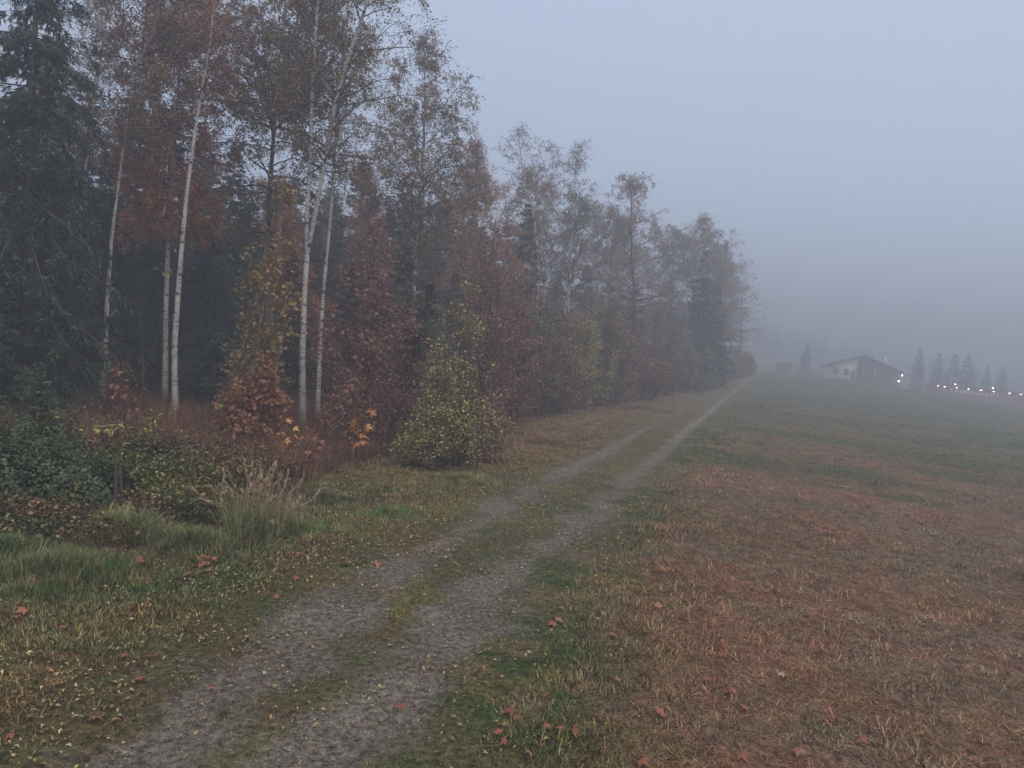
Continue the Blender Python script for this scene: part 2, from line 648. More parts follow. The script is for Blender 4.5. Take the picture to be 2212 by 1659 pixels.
gx = warp_axis(330, 5.0, 1.0, -420, 480, -0.5)
gy = warp_axis(360, 5.0, 1.0, -60, 620, 8.0)
GX, GY = np.meshgrid(gx, gy)
GZ = tz(GX, GY)
S = lateral(GX, GY)
under = (1 - sm(1.55, 1.9, np.abs(S))) * (GY > 2.0) * (GY < 148)
GZ = GZ - 0.09 * under
nx, ny = len(gx), len(gy)
ii = np.arange(nx * ny).reshape(ny, nx)
quads = np.stack([ii[:-1, :-1], ii[:-1, 1:], ii[1:, 1:], ii[1:, :-1]], -1).reshape(-1, 4)
V = np.stack([GX, GY, GZ], -1).reshape(-1, 3)
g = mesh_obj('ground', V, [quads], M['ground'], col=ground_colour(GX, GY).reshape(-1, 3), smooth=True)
tag(g, 'autumn meadow and forest floor, patches of rust brown and green grass', 'ground', kind='structure')

ty = np.concatenate([np.arange(2.0, 14, 0.08), np.geomspace(14, 148, 300)])
ts = np.linspace(-2.05, 2.05, 60)
TY, TS = np.meshgrid(ty, ts, indexing='ij')
TX = xtrack(TY) + TS / 0.94
TZ = tz(TX, TY) + 0.012 - 0.16 * sm(1.75, 2.05, np.abs(TS))
n0, n1_ = TY.shape
ii = np.arange(n0 * n1_).reshape(n0, n1_)
quads = np.stack([ii[:-1, :-1], ii[:-1, 1:], ii[1:, 1:], ii[1:, :-1]], -1).reshape(-1, 4)
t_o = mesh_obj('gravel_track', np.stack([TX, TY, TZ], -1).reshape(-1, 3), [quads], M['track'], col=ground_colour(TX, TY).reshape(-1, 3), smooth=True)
tag(t_o, 'two rut gravel track with a grassy middle along the forest edge', 'track', kind='structure')


# ------------------------------------------------------------------ scattered stuff (geometry nodes on measured points)
def source(name, V, F, mat, v):
    o = mesh_obj(name, V, F, mat, v=v)
    C.objects.unlink(o)
    return o


def blades(rg, n, rad, L0, L1, w, tilt0, tilt1, bend):
    """a tuft: n curved tapering blades"""
    a = rg.random(n) * 2 * np.pi
    r = rad * np.sqrt(rg.random(n))
    P0 = np.stack([r * np.cos(a), r * np.sin(a), np.full(n, -0.01)], -1)
    az = rg.random(n) * 2 * np.pi
    tl = tilt0 + (tilt1 - tilt0) * rg.random(n)
    h = np.stack([np.cos(az), np.sin(az), 0 * az], -1)
    L = (L0 + (L1 - L0) * rg.random(n))[:, None]
    d0 = h * np.sin(tl)[:, None] + np.array([0, 0, 1]) * np.cos(tl)[:, None]
    t2 = np.minimum(tl + bend * rg.random(n), 1.62)
    d1 = h * np.sin(t2)[:, None] + np.array([0, 0, 1]) * np.cos(t2)[:, None]
    P1 = P0 + d0 * L * 0.5
    P2 = P1 + d1 * L * 0.5
    P2[:, 2] = np.maximum(P2[:, 2], 0.004)
    sd = np.stack([-np.sin(az), np.cos(az), 0 * az], -1) * w * 0.5
    V = np.stack([P0 - sd, P0 + sd, P1 - sd * 0.8, P1 + sd * 0.8, P2], 1).reshape(-1, 3)
    b = np.arange(n) * 5
    Q = np.stack([b, b + 1, b + 3, b + 2], -1)
    T = np.stack([b + 2, b + 3, b + 4], -1)
    v = rg.random(n)
    return V, [Q, T], np.concatenate([v, v])


def scatter(name, pts, rot, scl, idx, col, sources, label, cat):
    me = bpy.data.meshes.new(name)
    n = len(pts)
    me.vertices.add(n)
    me.vertices.foreach_set('co', np.asarray(pts, np.float32).ravel())
    for nm, ty_, arr, key in (('rot', 'FLOAT_VECTOR', rot, 'vector'), ('scl', 'FLOAT', scl, 'value'), ('idx', 'INT', idx, 'value')):
        a = me.attributes.new(nm, ty_, 'POINT')
        a.data.foreach_set(key, np.ascontiguousarray(arr, np.int32 if ty_ == 'INT' else np.float32).ravel())
    a = me.attributes.new('col', 'FLOAT_COLOR', 'POINT')
    cc = np.ones((n, 4), np.float32)
    cc[:, :3] = np.maximum(col, 0.004)
    a.data.foreach_set('color', cc.ravel())
    o = bpy.data.objects.new(name, me)
    C.objects.link(o)
    tag(o, label, cat, kind='stuff')
    coll = bpy.data.collections.new(name + '_pieces')
    for k, s in enumerate(sources):
        s.name = 'piece_%02d_%s' % (k, name)
        coll.objects.link(s)
    nt = bpy.data.node_groups.new(name, 'GeometryNodeTree')
    nt.interface.new_socket('Geometry', in_out='INPUT', socket_type='NodeSocketGeometry')
    nt.interface.new_socket('Geometry', in_out='OUTPUT', socket_type='NodeSocketGeometry')
    gi = nt.nodes.new('NodeGroupInput')
    go = nt.nodes.new('NodeGroupOutput')
    iop = nt.nodes.new('GeometryNodeInstanceOnPoints')
    ci = nt.nodes.new('GeometryNodeCollectionInfo')
    ci.inputs['Collection'].default_value = coll
    ci.inputs['Separate Children'].default_value = True
    ci.inputs['Reset Children'].default_value = True

    def na(nm, ty_):
        q = nt.nodes.new('GeometryNodeInputNamedAttribute')
        q.data_type = ty_
        q.inputs['Name'].default_value = nm
        return q.outputs[0]
    nt.links.new(gi.outputs[0], iop.inputs['Points'])
    nt.links.new(ci.outputs[0], iop.inputs['Instance'])
    iop.inputs['Pick Instance'].default_value = True
    nt.links.new(na('idx', 'INT'), iop.inputs['Instance Index'])
    e2r = nt.nodes.new('FunctionNodeEulerToRotation')
    nt.links.new(na('rot', 'FLOAT_VECTOR'), e2r.inputs[0])
    nt.links.new(e2r.outputs[0], iop.inputs['Rotation'])
    nt.links.new(na('scl', 'FLOAT'), iop.inputs['Scale'])
    nt.links.new(iop.outputs[0], go.inputs[0])
    md = o.modifiers.new('scatter', 'NODES')
    md.node_group = nt
    return o


def fan_points(rg, r0, r1, dens, half=math.radians(50)):
    n = int(half * (r1 * r1 - r0 * r0) * dens)
    r = np.sqrt(rg.random(n) * (r1 * r1 - r0 * r0) + r0 * r0)
    a = (rg.random(n) * 2 - 1) * half
    return r * np.sin(a), r * np.cos(a)


rg = np.random.default_rng(21)
src_up = [source('t', *blades(rg, 15, 0.10, 0.05, 0.12, 0.007, 0.1, 0.9, 0.9)[:2], M['grass_i'], None) for _ in range(0)]
tuft_up, tuft_flat, tuft_far = [], [], []
for k in range(5):
    V, F, v = blades(rg, 22, 0.11, 0.03, 0.085, 0.0085, 0.2, 1.25, 0.8)
    tuft_up.append(source('g', V, F, M['grass_i'], v))
for k in range(5):
    V, F, v = blades(rg, 26, 0.13, 0.04, 0.125, 0.0055, 1.22, 1.54, 0.25)
    tuft_flat.append(source('g', V, F, M['grass_i'], v))
for k in range(3):
    V, F, v = blades(rg, 22, 0.20, 0.04, 0.11, 0.011, 0.8, 1.4, 0.6)
    tuft_far.append(source('g', V, F, M['grass_i'], v))
PX, PY, PI, PS = [], [], [], []
for r0, r1, dens, s0, far in ((3.6, 9, 210, 0.95, 0), (9, 16, 130, 1.05, 0), (16, 34, 36, 1.35, 0), (34, 75, 5.0, 1.7, 1), (75, 150, 1.4, 2.4, 1)):
    x, y = fan_points(rg, r0, r1, dens)
    gm = gravel_mask(x, y)
    e = x - xedge(y)
    keep = (rg.random(len(x)) > gm * np.interp(y, [6, 14, 30], [0.86, 1.1, 1.7])) & (e > -0.8)
    # thin turf between the ruts
    s = lateral(x, y)
    thin = (np.abs(s) < 1.6) & (rg.random(len(x)) < np.interp(y, [4, 10, 20], [0.28, 0.25, 0.15]))
    keep &= ~thin
    x, y = x[keep], y[keep]
    s = lateral(x, y)
    flat = (s > 2.5 + rg.normal(size=len(x)) * 0.35) & (rg.random(len(x)) < 0.85)
    idx = np.where(flat, 5 + rg.integers(0, 5, len(x)), rg.integers(0, 5, len(x)))
    if far:
        idx = 10 + rg.integers(0, 3, len(x))
    small = np.where((np.abs(s) < 1.5), 0.55, 1.0) * (1 - 0.5 * gravel_mask(x, y))
    PX.append(x); PY.append(y); PI.append(idx)
    PS.append(s0 * small * (0.6 + 0.7 * rg.random(len(x))) * (0.6 + 0.85 * vnoise(x, y, 0.45, 71)))
X, Y, I, SC = map(np.concatenate, (PX, PY, PI, PS))
n = len(X)
col = turf_colour(X, Y)
col = col * (0.45 + 1.25 * rg.random((n, 1))) * (1 + 0.14 * rg.normal(size=(n, 3)))
straw = (rg.random(n) < 0.07)
col[straw] = col[straw] * 0.5 + np.array([0.26, 0.20, 0.12]) * 0.8
rot = np.stack([rg.normal(size=n) * 0.08, rg.normal(size=n) * 0.08, rg.random(n) * 6.283], -1)
scatter('grass', np.stack([X, Y, tz(X, Y) + 0.004], -1), rot, SC, I, col, tuft_up + tuft_flat + tuft_far,
        'short autumn grass, rust brown on the meadow and green along the track', 'grass')

# small birch leaves lying on verge and track
V, Q = kites(np.zeros((1, 3)), np.array([[1.0, 0, 0]]), np.array([[0, 0, 1.0]]), np.array([0.045]), np.array([0.03]), 0.3)
V2, Q2 = kites(np.zeros((1, 3)), np.array([[1.0, 0, 0]]), np.array([[0, 0, 1.0]]), np.array([0.055]), np.array([0.024]), 0.7)
ls = [source('l', V, [Q], M['litter_i'], [0.5]), source('l', V2, [Q2], M['litter_i'], [0.8])]
x, y = fan_points(rg, 3.6, 24, 230)
s = lateral(x, y)
e = x - xedge(y)
dn = np.clip(0.34 + 0.9 * np.exp(-((s + 2.1) / 1.6) ** 2) + 0.35 * np.exp(-((s - 1.3) / 0.7) ** 2), 0, 1) * (0.25 + 1.4 * sm(0.4, 0.7, fbm(x, y, 0.9, 81)))
keep = (rg.random(len(x)) < 0.75 * dn * np.interp(s, [1.5, 2.5], [1, 0.07])) & (e > -1)
x, y = x[keep], y[keep]
n = len(x)
pal = np.array([[0.30, 0.25, 0.11], [0.24, 0.17, 0.07], [0.17, 0.10, 0.05], [0.10, 0.055, 0.035], [0.34, 0.30, 0.18], [0.20, 0.20, 0.06]])
col = pal[rg.choice(6, n, p=[0.19, 0.25, 0.24, 0.22, 0.04, 0.06])] * (0.7 + 0.5 * rg.random((n, 1)))
rot = np.stack([rg.normal(size=n) * 0.35, rg.normal(size=n) * 0.35, rg.random(n) * 6.283], -1)
scatter('leaf_litter', np.stack([x, y, tz(x, y) + 0.022 + 0.02 * rg.random(n)], -1), rot, 0.45 + 0.7 * rg.random(n) ** 1.3, rg.integers(0, 2, n), col, ls,
        'small yellow and brown birch leaves lying on the verge and track', 'leaf litter')

# gravel grains
peb = []
for k in range(4):
    a = np.arange(6) / 6 * 6.283
    r1_ = 0.8 + 0.4 * rg.random(6)
    V = np.concatenate([np.stack([r1_ * np.cos(a), r1_ * np.sin(a), np.full(6, -0.2)], -1), np.stack([0.6 * r1_ * np.cos(a), 0.6 * r1_ * np.sin(a), 0.5 + 0.15 * rg.random(6)], -1)]) * 0.5
    b = np.arange(6)
    Q = np.stack([b, (b + 1) % 6, 6 + (b + 1) % 6, 6 + b], -1)
    peb.append(mesh_obj('p', V, [Q, np.array([[6, 7, 8, 9, 10, 11]])], M['stone_i'], v=rg.random(7)))
    C.objects.unlink(peb[-1])
x, y = fan_points(rg, 3.6, 17, 620)
keep = rg.random(len(x)) < gravel_mask(x, y) * np.interp(y, [4, 17], [1, 0.5]) * 0.95
x, y = x[keep], y[keep]
n = len(x)
col = np.array([0.105, 0.097, 0.088]) * (0.25 + 1.35 * rg.random((n, 1)) ** 1.3) * (1 + 0.05 * rg.normal(size=(n, 3)))
wh = rg.random(n) < 0.0015
col[wh] = 0.4
scatter('gravel', np.stack([x, y, tz(x, y) + 0.012], -1), np.stack([0 * x, 0 * x, rg.random(n) * 6.283], -1), 0.008 + 0.022 * rg.random(n) ** 3, rg.integers(0, 4, n), col, peb,
        'grey gravel grains pressed into the two ruts of the track', 'gravel')


# ------------------------------------------------------------------ trees
def interp_line(pts, n):
    pts = np.asarray(pts, float)
    seg = np.concatenate([[0], np.cumsum(np.linalg.norm(np.diff(pts, axis=0), axis=1))])
    t = np.linspace(0, seg[-1], n)
    out = np.stack([np.interp(t, seg, pts[:, k]) for k in range(3)], -1)
    for _ in range(2):
        out[1:-1] = 0.25 * out[:-2] + 0.5 * out[1:-1] + 0.25 * out[2:]
    return out


def px_line(pix, d, n=26, dd=0.0):
    """trunk line from photo pixels at distance d; first point goes to the ground"""
    P = [at(a, b, d + dd * k / max(1, len(pix) - 1)) for k, (a, b) in enumerate(pix)]
    b = P[0]
    P[0] = np.array([b[0], b[1], float(tz(b[0], b[1])) - 0.12])
    P = [P[0]] + [q for q in P[1:] if q[2] > P[0][2] + 0.3]
    return interp_line(P, n)


def broadleaf(name, label, cat, stems, r0, seed, bark, twig, leaf, c0=0.35, nb=46, bl=2.2, elev=(0.5, 1.0), grav=-0.04, n2=7, n3=4, nl=14,
              ls=(0.05, 0.09), hang=0.6, maple=False, jit=0.045, group=None, top_r=0.25, shape=None, drop=0.0, low=None):
    """stems: list of (n,3) world polylines, the first from the ground. returns the root empty."""
    rg = np.random.default_rng(seed)
    base = stems[0][0].copy()
    root = thing(name, base, label, cat, group)
    tr = MB()
    fullz = max(s[-1, 2] for s in stems) - base[2]
    BS, BD, BL, BR = [], [], [], []
    for k, s in enumerate(stems):
        P = s - base
        n = len(P)
        t = np.linspace(0, 1, n)
        ra = r0 if k == 0 else r0 * 0.62
        rr = ra * (1 - (1 - top_r * 0.4) * t) + (0.25 * ra * np.exp(-t * n * 0.9) if k == 0 else 0)
        tr.tubes(P[None], rr[None], 8)
        m = nb if k == 0 else int(nb * 0.7)
        tt = np.sort(rg.random(m)) ** 1.1
        z0 = c0 * fullz
        zz = P[:, 2]
        lo = np.interp(z0, zz, t) if zz[0] < z0 < zz[-1] else (0.0 if zz[0] >= z0 else 1.0)
        tt = lo + (1 - lo) * tt * 0.985
        if lo >= 1:
            continue
        p, tg = samp(P[None], np.zeros(m, int), tt)
        h = (p[:, 2] - z0) / max(0.1, fullz - z0)
        prof = shape(h) if shape else (0.55 + 0.9 * np.sqrt(np.clip(h * (1 - h), 0, 1)) - 0.42 * h ** 2)
        az = np.arange(m) * 2.4 + rg.random(m) * 0.8
        el = elev[0] + (elev[1] - elev[0]) * h + 0.45 * sm(0.8, 1.0, h) + rg.normal(size=m) * 0.15
        D = np.stack([np.cos(az) * np.cos(el), np.sin(az) * np.cos(el), np.sin(el)], -1)
        BS.append(p); BD.append(D); BL.append(bl * np.clip(prof, 0.08, 2) * (0.65 + 0.6 * rg.random(m)))
        BR.append(np.interp(tt, t, rr) * 0.42)
    tr.build('trunk', bark, root, smooth=True)
    br = MB()
    S_, D_, L_, R_ = map(np.concatenate, (BS, BD, BL, BR))
    B1 = grow(rg, S_, D_, L_, 7, grav, 0.13)
    R_ = np.clip(R_, 0.008, 0.06)
    br.tubes(B1, R_[:, None] * np.linspace(1, 0.25, 7)[None], 5)
    m = len(B1)
    i2 = np.repeat(np.arange(m), n2)
    s2 = 0.22 + 0.78 * rg.random(m * n2)
    p2, t2 = samp(B1, i2, s2)
    D2 = sideways(rg, t2, 0.6 + 0.5 * rg.random(len(i2)))
    L2 = L_[i2] * (0.2 + 0.3 * rg.random(len(i2))) * (1.15 - 0.6 * s2)
    B2 = grow(rg, p2, D2, L2, 5, grav * 2.2, 0.18)
    br.tubes(B2, np.full((len(B2), 5), 1.0) * np.linspace(0.008, 0.004, 5)[None], 3)
    if n3:
        i3 = np.repeat(np.arange(len(B2)), n3)
        p3, t3 = samp(B2, i3, 0.2 + 0.8 * rg.random(len(i3)))
        D3 = sideways(rg, t3, 0.5 + 0.6 * rg.random(len(i3)))
        L3 = (0.2 + 0.5 * rg.random(len(i3))) * min(1.0, bl * 0.5)
        B3 = grow(rg, p3, D3, L3, 4, -hang * 0.28, 0.15)
        br.tubes(B3, np.full((len(B3), 4), 1.0) * np.linspace(0.0045, 0.0025, 4)[None], 3)
    else:
        B3 = B2
    br.build('branches', twig, root)
    i4 = np.repeat(np.arange(len(B3)), nl)
    keep = rg.random(len(i4)) > drop
    # leaves stay in clumps: some twigs are bare
    bare = rg.random(len(B3)) < 0.12 + drop * 0.6
    keep &= ~bare[i4]
    par = (i2[i3] if n3 else i2)
    keep &= rg.random(len(i4)) < np.clip(L_[par][i4] / (0.55 * bl), 0.06, 1.0)
    i4 = i4[keep]
    p4, _ = samp(B3, i4, 0.15 + 0.85 * rg.random(len(i4)))
    p4 = p4 + rg.normal(size=p4.shape) * jit
    U, N = basis(rg, len(p4), 0.35, hang)
    L = ls[0] + (ls[1] - ls[0]) * rg.random(len(p4)) ** 1.5
    v = rg.random(len(p4)) * 0.7 + 0.3 * rg.random(len(B3))[i4]
    if maple:
        V, Q, k = maple_leaves(p4, U, N, L)
        mesh_obj('crown', V, [Q], leaf, root, v=np.tile(v, k))
    else:
        V, Q = kites(p4, U, N, L, L * 0.72)
        mesh_obj('crown', V, [Q], leaf, root, v=v)
    return root


def spruce(name, label, H, rad, seed, needle, base=(0, 0, 0), c0=0.06, nb=150, n2=11, nn=9, sz=1.0, group=None, bark=None, droop=1.0, tuft=0.15, cat='tree', slim=0.24):
    rg = np.random.default_rng(seed)
    root = thing(name, base, label, cat, group)
    t = np.linspace(0, 1, 14)
    P = np.stack([0.03 * np.sin(t * 5 + seed) * H * 0.1, 0.03 * np.cos(t * 4 + seed) * H * 0.1, t * H - 0.1], -1)
    r0 = 0.011 * H + 0.02
    mb = MB()
    mb.tubes(P[None], (r0 * (1 - 0.96 * t))[None], 7)
    mb.build('trunk', bark or M['bark'], root, smooth=True)
    h = c0 + (0.985 - c0) * np.sort(rg.random(nb)) ** 0.9
    p, _ = samp(P[None], np.zeros(nb, int), h)
    az = np.arange(nb) * 2.4 + rg.random(nb)
    hc = (h - c0) / (1 - c0)
    taper = np.clip(1.0 - hc, 0, 1) ** 0.9
    L = rad * taper * (0.55 + 0.6 * rg.random(nb)) + 0.02 * rad + 0.04
    el = -0.30 * droop + 0.95 * h ** 2.5 + rg.normal(size=nb) * 0.12
    D = np.stack([np.cos(az) * np.cos(el), np.sin(az) * np.cos(el), np.sin(el)], -1)
    B = grow(rg, p, D, L, 6, 0.03 - 0.06 * droop, 0.06)
    br = MB()
    br.tubes(B, np.clip(L * 0.012, 0.006, 0.04)[:, None] * np.linspace(1, 0.3, 6)[None], 3)
    i2 = np.repeat(np.arange(nb), n2)
    s2 = 0.12 + 0.88 * rg.random(len(i2))
    p2, t2 = samp(B, i2, s2)
    sgn = np.where(rg.random(len(i2)) < 0.5, 1, -1)[:, None]
    lat = nrm(np.cross(t2, np.array([0, 0, 1.0]))) * sgn
    D2 = nrm(t2 * 0.6 + lat * 0.9 + np.array([0, 0, -0.35 * droop]))
    L2 = L[i2] * (0.16 + 0.22 * rg.random(len(i2))) * (1.2 - 0.7 * s2) + 0.06 * sz
    B2 = grow(rg, p2, D2, L2, 4, -0.16 * droop, 0.1)
    br.tubes(B2, np.full((len(B2), 4), 0.004), 3)
    br.build('branches', M['twig'], root)
    i3 = np.repeat(np.arange(len(B2)), nn)
    p3, t3 = samp(B2, i3, rg.random(len(i3)))
    U = sideways(rg, t3, 0.4 + 0.5 * rg.random(len(i3)))
    N = nrm(rg.normal(size=U.shape) + np.array([0, 0, 0.8]))
    N = nrm(N - (N * U).sum(1, keepdims=True) * U)
    tp = np.clip(taper * 1.3 + 0.25, 0.3, 1)[i2[i3]]
    Ln = sz * tp * (tuft + tuft * rg.random(len(i3)))
    V, Q = kites(p3, U, N, Ln, Ln * slim)
    v = np.clip(rg.random(len(i3)) * 0.65 + 0.35 * rg.random(nb)[i2[i3]], 0, 1)
    mesh_obj('crown', V, [Q], needle, root, v=v)
    return root


BIR = dict(bark=M['birch'], twig=M['twig'], cat='tree', name='birch_tree')
G_B = 'white stemmed birches at the forest edge'

# ---- the near birches, left to right
st = px_line([(222, 880), (225, 800), (232, 640), (240, 520), (256, 400), (270, 290), (283, 200), (290, 148)], 21.5)
f1 = interp_line([st[-1], at(270, 70, 21.7), at(252, -30, 22.0), at(246, -160, 22.1)], 14)
f2 = interp_line([st[-1], at(330, 82, 21.2), at(350, -20, 21.0), at(372, -130, 20.9)], 14)
broadleaf(label='slender white birch leaning right, forked high up, beside the dark spruce', stems=[st, f1, f2], r0=0.092, seed=1, leaf=M['l_birch'], c0=0.52, nb=30, bl=2.1, nl=14, n3=4, drop=0.2, ls=(0.05, 0.085), **BIR)
broadleaf(label='thin grey birch deep between the spruce and the forked birch', stems=[px_line([(160, 880), (170, 500), (185, 360), (205, 200), (230, 60), (245, -80)], 27)], r0=0.08, seed=2, leaf=M['l_birch'], c0=0.5, nb=44, bl=2.2, nl=12, n3=4, drop=0.2, **BIR)
broadleaf(label='birch with a dense hanging copper orange crown', stems=[px_line([(356, 900), (358, 660), (362, 560), (366, 450), (378, 300), (388, 150), (400, 0), (408, -110)], 24)], r0=0.10, seed=3, leaf=M['l_orange'], c0=0.40, nb=110, bl=2.1, nl=15, n3=5, n2=8, hang=1.1, ls=(0.055, 0.09), elev=(0.1, 0.8), **BIR)
broadleaf(label='straight white birch with sparse top before the copper birch', stems=[px_line([(380, 905), (376, 760), (384, 640), (392, 540), (402, 430), (415, 330), (425, 260), (440, 170), (455, 90), (462, 0), (470, -130)], 21.2, 34)], r0=0.10, seed=4, leaf=M['l_tan'], c0=0.62, nb=40, bl=1.7, nl=9, n3=4, drop=0.2, ls=(0.05, 0.08), **BIR)
st = px_line([(655, 932), (653, 780), (657, 640), (664, 545)], 21.2, 18)
f1 = interp_line([st[-1], at(661, 480, 21.2), at(667, 400, 21.2), at(671, 300, 21.2), at(674, 200, 21.2), at(680, 90, 21.3), at(690, -40, 21.4), at(695, -150, 21.5)], 26)
f2 = interp_line([st[-1], at(678, 480, 21.1), at(690, 410, 21), at(706, 330, 20.9), at(716, 260, 20.8), at(735, 180, 20.6), at(760, 100, 20.5), at(790, 20, 20.3), at(812, -80, 20.2)], 26)
broadleaf(label='white birch splitting into two stems above the red shrubs', stems=[st, f1, f2], r0=0.108, seed=5, leaf=M['l_birch'], c0=0.52, nb=56, bl=2.2, nl=14, n3=4, drop=0.2, ls=(0.05, 0.08), top_r=1.6, **BIR)
broadleaf(label='thin white birch close behind the two stemmed one', stems=[px_line([(686, 905), (690, 780), (697, 640), (707, 540), (716, 440), (722, 340), (726, 280), (735, 200), (745, 100), (752, 0), (757, -110)], 24.2, 34)], r0=0.085, seed=6, leaf=M['l_tan'], c0=0.5, nb=48, bl=2.5, nl=14, n3=4, drop=0.2, ls=(0.05, 0.085), **BIR)
st = px_line([(578, 900), (577, 600), (578, 490), (585, 380), (590, 300), (598, 220), (615, 140), (640, 60), (662, -40)], 25, 30)
f1 = interp_line([st[19], at(572, 190, 25.2), at(548, 115, 25.5), at(530, 45, 25.6)], 12)
f2 = interp_line([st[20], at(640, 190, 24.6), at(668, 145, 24.4), at(690, 70, 24.2)], 12)
broadleaf('aspen_tree', 'dark stemmed broad leaved tree forking between the birches', 'tree', [st, f1, f2], 0.15, 7, M['bark'], M['twig'], M['l_aspen'], c0=0.42, nb=46, bl=2.4, nl=14, n3=4, ls=(0.07, 0.11), drop=0.2, elev=(0.2, 0.9))
broadleaf(label='round topped birch standing alone against the pale sky', stems=[px_line([(890, 900), (893, 640), (897, 560), (903, 450), (912, 380), (915, 300), (918, 210), (916, 130), (915, 110)], 31, 30)], r0=0.12, seed=8, leaf=M['l_birch'], c0=0.40, nb=90, bl=3.0, nl=11, n3=5, n2=8, ls=(0.065, 0.10), elev=(0.35, 0.95), **BIR)
broadleaf(label='crooked topped birch, leftmost of the three bare ones mid way', stems=[px_line([(1165, 760), (1163, 560), (1155, 470), (1135, 400), (1124, 330), (1119, 292)], 46)], r0=0.13, seed=9, leaf=M['l_tan'], c0=0.42, nb=44, bl=3.0, nl=8, n3=3, drop=0.4, ls=(0.06, 0.10), elev=(0.4, 0.9), **BIR)
broadleaf(label='middle one of the three sparse birches mid way along the edge', stems=[px_line([(1176, 760), (1178, 560), (1184, 450), (1192, 380), (1196, 330)], 48)], r0=0.11, seed=10, leaf=M['l_birch'], c0=0.42, nb=46, bl=2.8, nl=8, n3=3, drop=0.3, ls=(0.06, 0.10), **BIR)
broadleaf(label='slim birch, right one of the three sparse ones mid way', stems=[px_line([(1228, 760), (1232, 560), (1238, 450), (1243, 370), (1246, 320)], 46)], r0=0.12, seed=11, leaf=M['l_birch'], c0=0.40, nb=56, bl=2.4, nl=8, n3=3, drop=0.3, ls=(0.06, 0.10), elev=(0.6, 1.1), **BIR)
broadleaf('aspen_tree', 'spreading thin crowned tree standing proud of the shrub wall', 'tree', [px_line([(1374, 780), (1372, 640), (1365, 570), (1362, 480), (1366, 395)], 55)], 0.19, 12, M['bark'], M['twig'], M['l_tan'], c0=0.36, nb=62, bl=3.4, nl=14, n3=4, drop=0.2, ls=(0.07, 0.12), elev=(0.2, 1.0))
for k, (pl, lab) in enumerate([([(1578, 800), (1581, 650), (1579, 508)], 'tallest of the last thin trees where the forest ends'),
                               ([(1566, 800), (1568, 680), (1566, 560)], 'left stem of the last thin trees where the forest ends'),
                               ([(1598, 800), (1602, 680), (1606, 575)], 'rightmost slim tree at the far end of the forest')]):
    broadleaf('aspen_tree', lab, 'tree', [px_line(pl, 110 + k, 14)], 0.2, 30 + k, M['bark_grey'], M['twig'], M['l_dull'], c0=0.30, nb=44, bl=4.2, nl=7, n3=3, ls=(0.10, 0.17), drop=0.2, elev=(0.3, 1.0))


def cone_shape(h):
    return np.clip(1.25 * (1.06 - h), 0.06, 1.25)


# ---- larches / golden crowns behind
def larch(label, px, top, d, rad, seed, mat):
    b = at(px, 850, d)
    b[2] = float(tz(b[0], b[1]))
    H = at(px, top, d)[2] - b[2]
    return spruce('larch_tree', label, H, rad, seed, mat, b, c0=0.06, nb=210, n2=16, nn=13, sz=0.9, droop=0.35)


def dense_birch(label, px, top, d, bl, seed, mat, nb=110, ls=(0.06, 0.10), c0=0.14):
    b = at(px, 850, d)
    tp = at(px, top + 12, d)
    z0 = float(tz(b[0], b[1]))
    ln = interp_line([(b[0], d, z0 - 0.1), (b[0] * 0.6 + tp[0] * 0.4 + 0.15, d, z0 + 0.4 * (tp[2] - z0)), (tp[0], d, tp[2])], 20)
    return broadleaf('birch_tree', label, 'tree', [ln], 0.10, seed, M['bark_grey'], M['twig'], mat, c0=c0, nb=nb, bl=bl, nl=14, n3=4, n2=8, ls=ls, elev=(0.25, 1.15), shape=cone_shape)


dense_birch('dense copper brown tree tapering upward, right of the round topped birch', 1028, 300, 40, 3.3, 51, M['l_gold'], 150)
dense_birch('small golden crown glowing between birch stems before the grey spruces', 790, 345, 38, 1.9, 52, M['l_gold'])
dense_birch('orange brown crown low behind the dark forked tree', 612, 385, 34, 1.9, 53, M['l_orange'])
larch('rounded tan crown near the far end of the forest', 1535, 510, 84, 4.5, 54, M['l_tan'])

# ---- broad crowns further back (each placed on its own)
bgb = broadleaf('birch_tree', 'tan birch crown in the mist behind the shrub wall', 'tree', [interp_line([(0, 0, 0), (0.2, 0.1, 5), (0.1, 0.3, 10), (0.4, 0.2, 15)], 16)], 0.15, 61, M['birch'], M['twig'], M['l_tan'], c0=0.3, nb=60, bl=2.8, nl=9, n3=4, ls=(0.09, 0.14), group='birches fading into the mist behind the shrubs')
bgc = broadleaf('birch_tree', 'tan birch crown in the mist behind the shrub wall', 'tree', [interp_line([(0, 0, 0), (-0.2, 0.1, 5), (0.2, 0.1, 10), (-0.1, 0.2, 14)], 16)], 0.15, 62, M['birch'], M['twig'], M['l_dull'], c0=0.28, nb=60, bl=2.6, nl=9, n3=4, ls=(0.09, 0.14), group='birches fading into the mist behind the shrubs')
spots = [(1090, 380, 52, 0), (1290, 455, 62, 1), (1320, 480, 68, 0), (1420, 490, 78, 1), (1478, 475, 76, 0), (1505, 500, 80, 1), (1448, 520, 90, 0), (1210, 420, 58, 1), (1140, 400, 66, 0), (1390, 500, 84, 0),
         (855, 420, 46, 1), (960, 430, 52, 0), (690, 420, 44, 1), (540, 400, 40, 0), (1340, 530, 95, 1), (1255, 470, 80, 0), (1520, 545, 98, 1), (1550, 570, 104, 0)]
